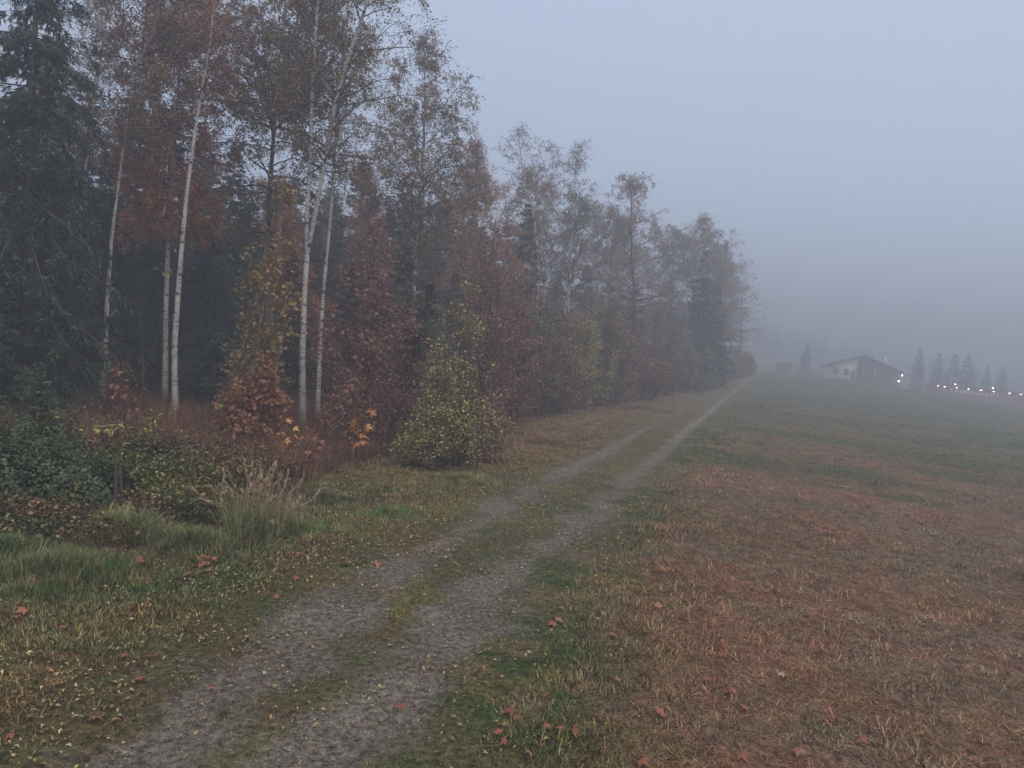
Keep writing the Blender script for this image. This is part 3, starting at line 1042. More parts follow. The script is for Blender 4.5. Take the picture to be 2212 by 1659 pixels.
mist = ['misty birch crown between the dense copper tree and the dark spruce', 'misty birch crown left of the thin crowned spreading tree',
        'farther misty birch crown touching the left of the thin crowned spreading tree', 'misty birch crown just right of the thin crowned spreading tree',
        'tallest misty birch crown above the blue green spruce', 'misty birch crown just right above the blue green spruce', 'misty birch crown left of the blue green spruce',
        'misty birch crown between the middle and right sparse birches', 'misty birch crown behind the crooked topped birch', 'misty birch crown right behind the thin crowned spreading tree',
        'misty birch crown left of the round topped birch stem', 'misty birch crown between the round topped birch and the dense copper tree', 'misty birch crown behind the two stemmed birch',
        'misty birch crown left behind the dark forked tree', 'faint low birch crown far behind the thin crowned spreading tree', 'faint birch crown just right of the right sparse birch',
        'faint birch crown below the rounded tan crown', 'faint birch crown between the rounded tan crown and the last slim trees']
used = set()
for k, (px, top, d, q) in enumerate(spots):
    src, h0 = ((bgb, 15.0), (bgc, 14.0))[q]
    b = at(px, 850, d)
    b[2] = float(tz(b[0], b[1])) - 0.1
    s = (at(px, top, d)[2] - b[2]) / h0
    if q not in used:
        used.add(q)
        src.location = b
        src.scale = (s, s, s)
        src['label'] = mist[k]
        continue
    copy_thing(src, b, k * 1.7, s, label=mist[k])

# ---- spruces
for k, (px, top, d, rad, lab, c0) in enumerate([
        (35, -330, 18.5, 3.1, 'huge dark spruce filling the left border', 0.22),
        (-190, -300, 19.5, 3.2, 'dark spruce cut by the left border beside the huge one', 0.2)]):
    b = at(px, 900, d)
    b[2] = float(tz(b[0], b[1]))
    spruce('spruce_tree', lab, at(px, top, d)[2] - b[2], rad, 70 + k, M['needle'], b, c0=c0, nb=210, n2=16, nn=16, sz=0.75, droop=1.5)
for k, (px, top, d, rad, lab) in enumerate([
        (75, 420, 19.0, 2.3, 'bushy young spruce in the dark at the left border'),
        (150, 480, 24.0, 2.0, 'young spruce left of the forked birch stem'),
        (-30, 520, 17.5, 2.0, 'low young spruce partly outside the left border'),
        (300, 590, 25.0, 1.7, 'young spruce between the forked birch and the straight birch'),
        (455, 560, 23.5, 1.7, 'young spruce in shadow right of the straight birch'),
        (850, 520, 27.0, 2.0, 'young spruce behind the wine red maple'),
        (905, 600, 22.5, 1.3, 'small dark spruce peeking out behind the olive bush'),
        (1100, 425, 43.0, 2.6, 'dark spruce between the larch and the three sparse birches'),
        (1487, 535, 71.0, 3.4, 'blue green spruce standing in the far shrub wall'),
        (1520, 600, 76.0, 3.0, 'second far spruce beside the blue green one')]):
    b = at(px, 900, d)
    b[2] = float(tz(b[0], b[1]))
    spruce('spruce_tree', lab, at(px, top, d)[2] - b[2], rad, 80 + k, M['needle_y'] if k < 7 else M['needle'], b, c0=0.03, nb=140, n2=14, nn=12, sz=0.62 if d < 30 else 1.2, droop=0.9)
G_S = 'spruces crowding the dark forest interior'
L_S = 'dark spruce crowding the forest interior behind the birches'
sp = [spruce('spruce_tree', L_S, 13.0, 3.7, 90 + k, M['needle'], (0, 0, 0), c0=0.04, nb=170, n2=14, nn=13, sz=1.3, group=G_S) for k in range(3)]
deep = [(745, 325, 45, 1.0), (470, 300, 34, 1.0), (250, 160, 30, 1.0), (140, 140, 31, 1.1), (60, 60, 30, 1.1), (330, 240, 33, 1.0), (410, 330, 37, 1.0), (520, 420, 33, 1.0), (560, 380, 42, 1.0), (640, 430, 36, 1.0),
        (700, 450, 40, 1.0), (810, 440, 42, 1.0), (880, 470, 44, 1.0), (930, 420, 50, 1.0), (985, 450, 46, 1.0), (1060, 470, 50, 1.0), (200, 330, 26, 1.0), (310, 420, 28, 1.0), (-60, 200, 27, 1.0), (110, 400, 25, 1.0),
        (420, 480, 27, 1.0), (530, 560, 27, 1.0), (610, 540, 28, 1.0), (740, 560, 30, 1.0), (800, 600, 28, 1.0), (960, 580, 36, 1.0), (1130, 560, 52, 1.0), (1290, 590, 66, 1.0), (1180, 580, 60, 1.0), (1420, 600, 80, 1.0), (1350, 600, 74, 1.0), (250, 480, 33, 1.0), (680, 380, 55, 1), (600, 360, 58, 1), (400, 280, 50, 1), (500, 430, 36, 1), (575, 440, 38, 1), (655, 440, 46, 1), (770, 400, 50, 1), (845, 450, 48, 1), (905, 480, 42, 1), (1010, 480, 52, 1), (1240, 560, 64, 1)]
for k, (px, top, d, _) in enumerate(deep):
    b = at(px, 880, d)
    b[2] = float(tz(b[0], b[1])) - 0.1
    s = (at(px, top, d)[2] - b[2]) / 13.0
    src = sp[k % 3]
    if k < 3:
        src.location = b
        src.scale = (s, s, s)
        src.rotation_euler = (0, 0, k)
    else:
        copy_thing(src, b, k * 1.3, s)


# ------------------------------------------------------------------ understorey shrubs
def shrub(name, label, px, py, d, top, wpx, seed, leaf, twig, nst=9, nl=6, ls=(0.05, 0.09), maple=False, n2=9, hang=0.2, drop=0.0, cat='shrub', n1=12, spread=1.0, low=0.04, jit=0.07, cone=0.55, foot=0.42):
    """many stemmed shrub: base under pixel column px at distance d; crown wpx wide, top pixel row given"""
    rg = np.random.default_rng(seed)
    b = at(px, py, d)
    b[2] = float(tz(b[0], b[1])) - 0.03
    H = at(px, top, d)[2] - b[2]
    Wd = wpx / FPX * d
    root = thing(name, b, label, cat)
    az = np.arange(nst) * 2.4 + rg.random(nst)
    out = Wd * 0.5 * (0.06 + 0.94 * rg.random(nst)) * spread
    hh = H * (1 - cone * (out / (Wd * 0.5 * spread)) ** 1.2) * (0.78 + 0.30 * rg.random(nst))
    hh[0] = H
    out[0] *= 0.15
    S0 = np.stack([np.cos(az), np.sin(az), 0 * az], -1) * (0.08 + foot * out[:, None])
    tgt = np.stack([np.cos(az) * out, np.sin(az) * out, hh], -1)
    t = np.linspace(0, 1, 9)[None, :, None]
    St = S0[:, None] * (1 - t) + tgt[:, None] * t
    St[:, 1:-1] += rg.normal(size=St[:, 1:-1].shape) * 0.03 * H * 0.25
    mb = MB()
    r0 = 0.012 + 0.004 * H
    mb.tubes(St, np.full((nst, 1), r0) * np.linspace(1, 0.2, 9)[None], 5)
    i1 = np.repeat(np.arange(nst), n1)
    s1 = low + (0.98 - low) * rg.random(len(i1))
    p1, t1 = samp(St, i1, s1)
    D1 = sideways(rg, t1, 0.7 + 0.5 * rg.random(len(i1)))
    D1[:, 2] += 0.25
    L1 = (0.20 + 0.16 * rg.random(len(i1))) * Wd * (1.05 - 0.75 * s1) + 0.12
    B1 = grow(rg, p1, D1, L1, 5, -0.02, 0.14)
    mb.tubes(B1, np.full((len(B1), 1), 0.007) * np.linspace(1, 0.5, 5)[None], 3)
    i2 = np.repeat(np.arange(len(B1)), n2)
    p2, t2 = samp(B1, i2, 0.15 + 0.85 * rg.random(len(i2)))
    B2 = grow(rg, p2, sideways(rg, t2, 0.5 + 0.6 * rg.random(len(i2))), 0.10 + 0.28 * rg.random(len(i2)) * min(1.3, 0.3 * H), 4, -0.05, 0.12)
    mb.tubes(B2, np.full((len(B2), 4), 0.003), 3)
    mb.build('stems', twig, root)
    i3 = np.repeat(np.arange(len(B2)), nl)
    i3 = i3[rg.random(len(i3)) > drop]
    p3, _ = samp(B2, i3, 0.1 + 0.9 * rg.random(len(i3)))
    p3 = p3 + rg.normal(size=p3.shape) * jit
    p3[:, 2] = np.maximum(p3[:, 2], 0.05)
    U, N = basis(rg, len(p3), 0.5, hang)
    L = ls[0] + (ls[1] - ls[0]) * rg.random(len(p3))
    v = np.clip(rg.random(len(p3)) * 0.6 + 0.4 * rg.random(nst)[i1[i2[i3]]], 0, 1)
    if maple:
        V, Q, k = maple_leaves(p3, U, N, L)
        mesh_obj('crown', V, [Q], leaf, root, v=np.tile(v, k))
    else:
        V, Q = kites(p3, U, N, L, L * 0.68)
        mesh_obj('crown', V, [Q], leaf, root, v=v)
    return root


MP = dict(maple=True, nl=4, n2=6, n1=19, ls=(0.055, 0.105), jit=0.09, hang=0.5, cat='tree', low=0.1)
shrub('maple_tree', 'young maple with green and ochre leaves left of the two stemmed birch', 560, 930, 19.0, 372, 165, 101, M['l_maple'], M['twig_pale'], nst=8, **MP)
shrub('maple_tree', 'low rust brown maple at the foot of the ochre maple', 548, 960, 17.6, 785, 140, 102, M['l_mbrown'], M['twig_red'], nst=8, **MP)
shrub('maple_tree', 'wine red young maple behind the two stemmed birch', 775, 930, 20.5, 478, 215, 103, M['l_red'], M['twig_red'], nst=9, drop=0.15, **MP)
shrub('maple_tree', 'second wine red maple filling in left of the olive bush', 860, 930, 23.0, 610, 190, 104, M['l_red'], M['twig_red'], nst=9, drop=0.1, **MP)
shrub('shrub', 'olive yellow cone shaped bush at the verge of the track', 975, 1000, 17.6, 608, 180, 105, M['l_olive'], M['twig'], nst=15, nl=8, n1=14, n2=7, ls=(0.03, 0.09), drop=0.4, cone=0.86, foot=0.8)
shrub('shrub', 'low olive bush spilling at the left foot of the olive cone', 925, 1000, 16.8, 880, 120, 108, M['l_olive'], M['twig'], nst=10, nl=6, n1=12, n2=6, ls=(0.035, 0.08), drop=0.25, foot=0.8)
shrub('shrub', 'low tawny bush at the right foot of the olive cone', 1048, 985, 18.6, 850, 100, 109, M['l_tan'], M['twig'], nst=9, nl=5, n1=12, n2=6, ls=(0.04, 0.085), drop=0.3, foot=0.8)
for k, (px, d, top, w, lm, lab) in enumerate([(700, 26.0, 700, 120, 'l_red', 'wine red brush right behind the two stemmed birch foot'), (835, 19.0, 720, 130, 'l_redb', 'russet brush under the wine red maples'), (735, 18.2, 800, 110, 'l_redb', 'low russet brush left of the orange maple sapling'), (905, 19.5, 700, 110, 'l_red', 'dark red brush left behind the olive cone'), (520, 21.5, 740, 120, 'l_dull', 'dull brush left of the ochre maple'), (250, 19.5, 770, 110, 'l_mbrown', 'sparse rust brush left of the straight birch'), (1075, 25.0, 720, 120, 'l_redb', 'russet brush right behind the olive cone')]):
    shrub('shrub', lab, px, 930, d, top, w, 180 + k, M[lm], M['twig_red'], nst=9, nl=4, n1=12, n2=6, ls=(0.04, 0.09), drop=0.35 if k != 5 else 0.7)
shrub('shrub', 'dull green hazel right behind the olive bush', 930, 930, 22.0, 640, 160, 106, M['l_green'], M['twig_pale'], nst=9, nl=4, ls=(0.06, 0.1), drop=0.3)
shrub('shrub', 'tall red brown shrub with upright twigs under the larch', 1030, 920, 27.0, 455, 190, 107, M['l_redb'], M['twig_red'], nst=18, nl=5, n1=15, n2=7, ls=(0.06, 0.11), drop=0.1)
row = [(1108, 29.0, 600, 150, 'l_redb', 'red brown shrub right of the olive bush'),
       (1150, 32.0, 645, 150, 'l_dull', 'dull brown shrub below the crooked topped birch'),
       (1200, 35.0, 660, 150, 'l_redb', 'russet shrub below the three sparse birches'),
       (1250, 38.5, 650, 150, 'l_olive', 'olive shrub right of the russet shrub in the wall'),
       (1300, 42.5, 640, 140, 'l_dull', 'grey green shrub left of the thin crowned spreading tree'),
       (1345, 47.0, 655, 130, 'l_redb', 'reddish shrub at the foot of the thin crowned spreading tree'),
       (1392, 52.0, 690, 120, 'l_redb', 'brownish red shrub right of the thin crowned spreading tree'),
       (1430, 58.0, 715, 100, 'l_green', 'green shrub before the blue green spruce'),
       (1470, 65.0, 740, 90, 'l_dull', 'dull shrub below the blue green spruce'),
       (1508, 73.0, 742, 80, 'l_olive', 'olive shrub in mist below the second far spruce'),
       (1543, 83.0, 748, 66, 'l_dull', 'brown misty shrub left of the last slim trees'),
       (1573, 94.0, 752, 60, 'l_redb', 'reddish misty shrub under the last slim trees'),
       (1602, 106.0, 760, 44, 'l_dull', 'last shrub where the forest edge meets the track'),
       (1080, 33.0, 560, 150, 'l_dull', 'tall dull shrub second row under the larch'),
       (1180, 39.0, 625, 150, 'l_green', 'second row green shrub under the crooked topped birch'),
       (1275, 47.0, 620, 140, 'l_redb', 'second row russet shrub left of the thin crowned tree'),
       (1395, 60.0, 650, 110, 'l_dull', 'second row dull shrub right of the thin crowned tree'),
       (1455, 70.0, 690, 100, 'l_redb', 'second row reddish shrub left of the blue green spruce')]
for k, (px, d, top, wpx, lm, lab) in enumerate(row):
    fs = 1.0 + 0.014 * (d - 28)
    shrub('shrub', lab, px, 900, d, top, wpx, 120 + k, M[lm], M['twig'] if k % 2 else M['twig_red'], nst=15, nl=6, n1=17, n2=7, ls=(0.06 * fs, 0.105 * fs), drop=0.1)

# ------------------------------------------------------------------ ivy grown young spruce at the left border
b = at(72, 1100, 11.3)
b[2] = float(tz(b[0], b[1]))
yt = spruce('spruce_sapling', 'young spruce tip rising out of ivy at the left border', at(70, 775, 11.3)[2] - b[2], 0.75, 140, M['needle_tip'], b, c0=0.1, nb=60, n2=8, nn=10, sz=0.42, droop=-0.9, tuft=0.12, cat='sapling')
rg = np.random.default_rng(141)


def ivy_mound(name, label, px, py, d, wx, wy, h, n, seed, mat, ls=(0.028, 0.062), cat='ivy'):
    rg = np.random.default_rng(seed)
    b = at(px, py, d)
    b[2] = float(tz(b[0], b[1]))
    root = thing(name, b, label, cat)
    u = nrm(rg.normal(size=(n, 3)))
    u[:, 2] = np.abs(u[:, 2])
    a = np.arctan2(u[:, 1], u[:, 0])
    lob = 1 + 0.2 * np.sin(3 * a + seed) + 0.16 * np.sin(7 * a + 2 * seed) * np.cos(5 * u[:, 2]) + 0.16 * np.sin(9 * u[:, 2] + 3 * a) + 0.25 * (rg.random(n) < 0.06) * rg.random(n)
    r = lob * (0.62 + 0.4 * rg.random(n) ** 0.5)
    P = u * r[:, None] * np.array([wx, wy, h])
    U, N = basis(rg, n, 0.2, 0.6)
    N = nrm(N * 0.7 + u * 0.8)
    U = nrm(U - (U * N).sum(1, keepdims=True) * N)
    L = ls[0] + (ls[1] - ls[0]) * rg.random(n)
    V, Q = kites(P, U, N, L, L * 0.85)
    mesh_obj('leaves', V, [Q], mat, root, v=rg.random(n))
    m = 40
    S0 = np.zeros((m, 3))
    S0[:, :2] = rg.normal(size=(m, 2)) * 0.15
    uu = nrm(np.abs(rg.normal(size=(m, 3))) * np.where(rg.random((m, 3)) < 0.5, -1, 1))
    uu[:, 2] = np.abs(uu[:, 2])
    E = uu * np.array([wx, wy, h]) * 0.85
    t = np.linspace(0, 1, 6)[None, :, None]
    mb = MB()
    Pl = S0[:, None] * (1 - t) + E[:, None] * t
    Pl[:, :, 2] += (0.2 * h * np.sin(np.linspace(0, np.pi, 6)))[None]
    mb.tubes(Pl, np.full((m, 6), 0.008), 4)
    mb.build('stems', M['twig'], root)
    return root


ivy_mound('ivy_bush', 'dark green ivy heap round the young spruce tip', 62, 1100, 11.2, 0.80, 0.7, 1.5, 8000, 142, M['ivy'])
ivy_mound('ivy_bush', 'low dark ivy bank spilling right of the ivy heap', 110, 1120, 10.6, 1.15, 0.8, 0.95, 8000, 143, M['ivy'])
ivy_mound('ivy_bush', 'dark ivy bank at the very left border', -10, 1120, 10.2, 0.9, 0.8, 1.05, 6500, 144, M['ivy'])

# ------------------------------------------------------------------ bramble thicket, dry forest grass, herbs (countless: stuff)
rg = np.random.default_rng(151)
clump = []
for k in range(4):
    n = 16
    P = rg.normal(size=(n, 3)) * np.array([0.10, 0.10, 0.06])
    P[:, 2] += 0.06
    U, N = basis(rg, n, 0.8, 0.2)
    L = 0.03 + 0.03 * rg.random(n)
    V, Q = kites(P, U, N, L, L * 0.7)
    mb = MB()
    mb.add(V, Q)
    m = 3
    St = grow(rg, np.zeros((m, 3)) + [0, 0, -0.35], nrm(rg.normal(size=(m, 3)) * 0.4 + [0, 0, 1]), np.full(m, 0.45), 4, -0.1, 0.1)
    n0 = sum(len(q) for q in mb.Q)
    mb.tubes(St, np.full((m, 4), 0.004), 3)
    nq = sum(len(q) for q in mb.Q)
    v = np.concatenate([rg.random(n0), np.zeros(nq - n0)])
    o = mb.build('c', M['bramble_i'], None, v=v)
    C.objects.unlink(o)
    clump.append(o)
n = 46000
x = -13 + 11 * rg.random(n)
y = 8.0 + 10.7 * rg.random(n)
e = x - xedge(y)
hf = 0.62 * (1 - sm(-2.2, 0.4, e)) * sm(7.9, 11.8, y) * np.clip(1.6 * fbm(x, y, 0.8, 91) - 0.2, 0.1, 1.2) * (1 - 0.5 * sm(12.5, 16, y))
keep = (hf > 0.05) & ~((x < -5.4) & (y > 9.8) & (y < 11.4)) & (rg.random(n) < 0.25 + 0.75 * (1 - sm(12, 17.5, y)))
x, y, hf = x[keep], y[keep], hf[keep]
n = len(x)
q1, q2, q3 = fbm(x, y, 1.0, 93), fbm(x, y, 0.6, 96), fbm(x, y, 1.7, 99)
c = lerp((0.044, 0.068, 0.034), (0.085, 0.098, 0.04), q1)
c = lerp(c, (0.15, 0.088, 0.05), sm(0.46, 0.62, q2) * 0.85)
c = lerp(c, (0.17, 0.16, 0.045), sm(0.57, 0.68, q3) * 0.6)
c = lerp(c, (0.16, 0.08, 0.055), sm(12.0, 15.0, y) * 0.6)
c = c * (0.6 + 0.8 * rg.random((n, 1)))
zz = tz(x, y) + hf * (0.1 + 1.0 * rg.random(n) ** 0.7) + 0.35 * hf * (rg.random(n) < 0.1) * rg.random(n)
rot = np.stack([rg.normal(size=n) * 0.5, rg.normal(size=n) * 0.5, rg.random(n) * 6.283], -1)
scatter('bramble_thicket', np.stack([x, y, zz], -1), rot, 0.45 + 1.1 * rg.random(n) ** 1.5, rg.integers(0, 4, n), c, clump,
        'tangled green, russet and yellow bramble undergrowth before the birches', 'undergrowth')

dry = []
for k in range(4):
    V, F, v = blades(rg, 16, 0.16, 0.35, 0.75, 0.007, 0.02, 0.45, 0.9)
    dry.append(source('d', V, F, M['grass_i'], v))
n = 9000
x = -16 + 18 * rg.random(n)
y = 13.5 + 14 * rg.random(n)
e = x - xedge(y)
dn = (1 - sm(-0.6, 0.3, e)) * sm(12.5, 15.5, y) * (0.35 + 0.9 * fbm(x, y, 1.8, 103))
keep = rg.random(n) < dn
x, y = x[keep], y[keep]
n = len(x)
c = lerp((0.17, 0.078, 0.058), (0.21, 0.12, 0.075), fbm(x, y, 1.2, 105)) * (0.65 + 0.7 * rg.random((n, 1)))
scatter('dry_grass', np.stack([x, y, tz(x, y)], -1), np.stack([rg.normal(size=n) * 0.12, rg.normal(size=n) * 0.12, rg.random(n) * 6.283], -1), 0.6 + 0.6 * rg.random(n), rg.integers(0, 4, n), c, dry,
        'reddish brown dry grass on the forest floor round the birch stems', 'dry grass')

soft = []
for k in range(4):
    V, F, v = blades(rg, 22, 0.13, 0.16, 0.36, 0.009, 0.05, 0.7, 1.1)
    soft.append(source('s', V, F, M['grass_i'], v))
SX, SY, SS, SCOL = [], [], [], []
for px, py, rx, ry, m, s0, cc in ((120, 1235, 1.25, 0.95, 1500, 0.7, (0.060, 0.090, 0.034)), (10, 1200, 0.8, 0.7, 500, 0.8, (0.06, 0.092, 0.038)), (265, 1160, 0.75, 0.45, 330, 1.25, (0.13, 0.155, 0.07)),
                                  (420, 1180, 1.0, 0.5, 420, 0.8, (0.075, 0.098, 0.045)), (640, 1150, 1.1, 0.7, 260, 0.6, (0.09, 0.128, 0.045)), (850, 1110, 1.5, 1.2, 380, 0.36, (0.075, 0.128, 0.045)), (1000, 1040, 1.4, 0.6, 420, 0.6, (0.105, 0.12, 0.045)),
                                  (700, 1080, 1.5, 0.9, 300, 0.55, (0.05, 0.062, 0.032)), (1180, 960, 2.5, 1.0, 500, 0.75, (0.13, 0.085, 0.05)), (1390, 885, 3.5, 2.2, 600, 0.9, (0.14, 0.09, 0.055))):
    p = ground_at(px, py)
    a = rg.random(m) * 6.283
    r = np.abs(rg.normal(size=m)) * 0.62 * (0.8 + 0.4 * np.sin(a * 3 + px))
    SX.append(p[0] + rx * r * np.cos(a)); SY.append(p[1] + ry * r * np.sin(a))
    SS.append(s0 * np.clip(1.1 - 0.5 * r, 0.3, 1.1) * (0.6 + 0.7 * rg.random(m)))
    cc = np.where(rg.random((m, 1)) < 0.22, np.array([[0.19, 0.15, 0.085]]), np.array([cc]))
    SCOL.append(np.array(cc) * (0.7 + 1.3 * rg.random((m, 1))) * (1 + 0.1 * rg.normal(size=(m, 3))))
x, y, s, c = map(np.concatenate, (SX, SY, SS, SCOL))
n = len(x)
scatter('lush_grass', np.stack([x, y, tz(x, y)], -1), np.stack([rg.normal(size=n) * 0.1, rg.normal(size=n) * 0.1, rg.random(n) * 6.283], -1), s, rg.integers(0, 4, n), c, soft,
        'taller lush green grass and herbs along the foot of the thicket', 'grass')


# ------------------------------------------------------------------ tall grass clump with seed heads
def grass_clump(name, label, px, py, h, wx, n, seed, g_cols, heads):
    rg = np.random.default_rng(seed)
    p = ground_at(px, py)
    root = thing(name, p, label, 'grass clump')
    V, F, v = blades(rg, n, wx, h * 0.45, h, 0.010, 0.03, 0.75, 1.5)
    mesh_obj('blades', V, F, g_cols, root, v=v)
    if heads:
        m = heads
        S0 = np.zeros((m, 3))
        S0[:, :2] = rg.normal(size=(m, 2)) * wx * 0.5
        D = nrm(rg.normal(size=(m, 3)) * 0.24 + [0.05, 0, 1])
        B = grow(rg, S0, D, h * (0.8 + 0.45 * rg.random(m)), 7, -0.09, 0.07)
        mb = MB()
        mb.tubes(B, np.full((m, 7), 0.0028), 3)
        mb.build('stalks', M['straw'], root)
        i = np.repeat(np.arange(m), 12)
        q, t = samp(B, i, 0.72 + 0.28 * rg.random(len(i)))
        U = sideways(rg, t, 0.2 + 0.35 * rg.random(len(i)))
        N = nrm(np.cross(U, rg.normal(size=U.shape)))
        Lh = 0.05 + 0.05 * rg.random(len(i))
        V, Q = kites(q, U, N, Lh, Lh * 0.22)
        mesh_obj('seed_heads', V, [Q], M['straw_head'], root, v=rg.random(len(i)))['kind'] = 'stuff'
    return root


M['straw'] = plain_mat('straw_stalk', (0.26, 0.20, 0.12), 0.7)
M['straw_head'] = leaf_mat('straw_seed_head', [(0.17, 0.125, 0.08), (0.24, 0.18, 0.115), (0.19, 0.13, 0.09)])
M['tall_blade'] = leaf_mat('tall_grass_blade', [(0.055, 0.08, 0.03), (0.085, 0.105, 0.04), (0.13, 0.125, 0.06), (0.15, 0.12, 0.07)])
grass_clump('grass_clump', 'tall tan grass clump with drooping seed heads by the verge', 548, 1160, 0.85, 0.40, 560, 160, M['tall_blade'], 60)
grass_clump('grass_clump', 'green bladed grass clump right of the tan seeding one', 612, 1150, 0.62, 0.30, 240, 161, M['tall_blade'], 6)
grass_clump('grass_clump', 'arching pale grass tuft below the broken dark stake', 270, 1165, 0.55, 0.30, 220, 162, M['tall_blade'], 0)

# ------------------------------------------------------------------ saplings whose single leaves can be told apart
leaf_meshes = {}


def leaf_mesh(key, L, mat, maple=True):
    U = np.array([[1.0, 0, 0]])
    N = np.array([[0, 0, 1.0]])
    if maple:
        V, Q, k = maple_leaves(np.zeros((1, 3)), U, N, np.array([L]))
        V[:, 2] -= 0.8 * (V[:, 0] ** 2 + V[:, 1] ** 2) / L * 0.35
    else:
        V, Q = kites(np.zeros((1, 3)), U, N, np.array([L]), np.array([L * 0.55]), 0.15)
        k = 1
    res = []
    for vv in (0.1, 0.35, 0.6, 0.9):
        o = mesh_obj('leaf', V, [Q], mat, v=np.full(len(Q), vv))
        res.append(o.data)
        bpy.data.objects.remove(o)
    leaf_meshes[key] = res


leaf_mesh('orange', 0.13, M['l_orng'])
leaf_mesh('yellow', 0.12, M['l_ygreen'], False)
leaf_mesh('rust', 0.10, M['l_mbrown'])
leaf_mesh('fallen', 0.075, M['l_fallen'])
leaf_mesh('straw', 0.07, M['l_straw'])


def sapling(label, px, py, top, d, key, n, seed, wpx=60, stems=2, lowf=0.35):
    rg = np.random.default_rng(seed)
    b = at(px, py, d)
    b[2] = float(tz(b[0], b[1])) - 0.02
    H = at(px, top, d)[2] - b[2]
    Wd = wpx / FPX * d
    root = thing('sapling', b, label, 'sapling')
    mb = MB()
    S0 = rg.normal(size=(stems, 3)) * 0.04
    S0[:, 2] = 0
    D = nrm(rg.normal(size=(stems, 3)) * 0.12 + [0, 0, 1])
    St = grow(rg, S0, D, H * (1 - 0.25 * rg.random(stems)), 8, 0.02, 0.05)
    mb.tubes(St, np.full((stems, 1), 0.007 + 0.002 * H) * np.linspace(1, 0.35, 8)[None], 5)
    m = stems * 7
    i = np.repeat(np.arange(stems), 7)
    p, t = samp(St, i, lowf + (1 - lowf) * rg.random(m))
    B = grow(rg, p, sideways(rg, t, 0.8 + 0.4 * rg.random(m)), Wd * (0.2 + 0.35 * rg.random(m)), 5, 0.03, 0.1)
    mb.tubes(B, np.full((m, 5), 0.0035), 3)
    mb.build('stem', M['twig'], root)
    j = rg.integers(0, m, n)
    q, tt = samp(B, j, 0.3 + 0.7 * rg.random(n))
    for k in range(n):
        o = bpy.data.objects.new('leaf', leaf_meshes[key][rg.integers(0, 4)])
        C.objects.link(o)
        o.parent = root
        o.location = [float(a) for a in q[k] + rg.normal(size=3) * 0.03]
        o.rotation_euler = (float(rg.normal() * 0.5 + 0.3), float(rg.normal() * 0.5 + 0.3), float(rg.random() * 6.283))
        s = float(0.65 + 0.6 * rg.random())
        o.scale = (s, s, s)
    return root


sapling('maple sapling with glowing orange leaves below the wine red maples', 770, 1010, 858, 16.0, 'orange', 34, 171, 90, 3)
sapling('orange leaved sapling before the foot of the two stemmed birch', 612, 1000, 905, 15.6, 'orange', 22, 172, 60, 2)
sapling('yellow green sapling right of the ivy heap', 205, 1020, 905, 13.4, 'yellow', 60, 173, 120, 4, 0.2)
sapling('yellow green sapling left of the straight birch foot', 322, 1000, 893, 14.2, 'yellow', 46, 174, 100, 3, 0.5)
sapling('yellow topped thin sapling right of the straight birch', 445, 1000, 835, 15.8, 'yellow', 16, 175, 40, 1, 0.8)
sapling('rust leaved sapling left of the straight birch', 262, 1010, 780, 15.0, 'rust', 40, 176, 80, 2)
sapling('yellow green seedlings before the bramble thicket at the left', 130, 1130, 1035, 10.4, 'yellow', 50, 177, 110, 4, 0.1)
sapling('small yellow sapling left of the tan grass clump', 310, 1080, 1005, 12.4, 'yellow', 30, 178, 70, 2, 0.2)
sapling('rust sapling leaning over the tan grass clump', 655, 1060, 915, 14.2, 'rust', 46, 179, 110, 3)
sapling('single pale leaved stem high between the two left birches', 285, 980, 490, 20.0, 'yellow', 14, 180, 26, 1, 0.85)
sapling('bare reddish sapling with few leaves right of the two stemmed birch', 720, 1030, 820, 15.5, 'rust', 12, 181, 70, 3)
sapling('small orange seedling left of the tan grass clump', 445, 1115, 1058, 11.6, 'orange', 12, 182, 40, 2)
G_T = 'thin bare saplings in the dry grass'
for k, (px, py, top, d) in enumerate([(350, 1000, 870, 16), (480, 990, 850, 17), (520, 1010, 900, 15.5), (560, 1000, 880, 16.5), (700, 1010, 880, 16.5), (820, 1000, 830, 17), (845, 1010, 890, 16.5), (410, 1020, 880, 15), (895, 990, 760, 19), (735, 960, 640, 19.5), (300, 960, 640, 20), (345, 960, 700, 21), (130, 960, 600, 19), (40, 960, 560, 18)]):
    rg = np.random.default_rng(200 + k)
    b = at(px, py, d)
    b[2] = float(tz(b[0], b[1])) - 0.02
    H = at(px, top, d)[2] - b[2]
    root = thing('bare_sapling', b, 'thin leafless sapling rising from the undergrowth at the forest edge', 'sapling', G_T)
    mb = MB()
    St = grow(rg, np.zeros((1, 3)), nrm(rg.normal(size=(1, 3)) * 0.1 + [0, 0, 1]), np.array([H]), 9, 0.0, 0.06)
    mb.tubes(St, np.full((1, 1), 0.007 + 0.0018 * H) * np.linspace(1, 0.3, 9)[None], 5)
    mb.build('stem', M['twig_red'] if k % 2 else M['twig_pale'], root)
    mb = MB()
    p, t = samp(St, np.zeros(9, int), 0.25 + 0.75 * rg.random(9))
    mb.tubes(grow(rg, p, sideways(rg, t, 0.5 + 0.4 * rg.random(9)), H * (0.1 + 0.2 * rg.random(9)), 5, 0.04, 0.1), np.full((9, 5), 0.0035), 3)
    mb.build('twigs', M['twig_red'] if k % 2 else M['twig_pale'], root)

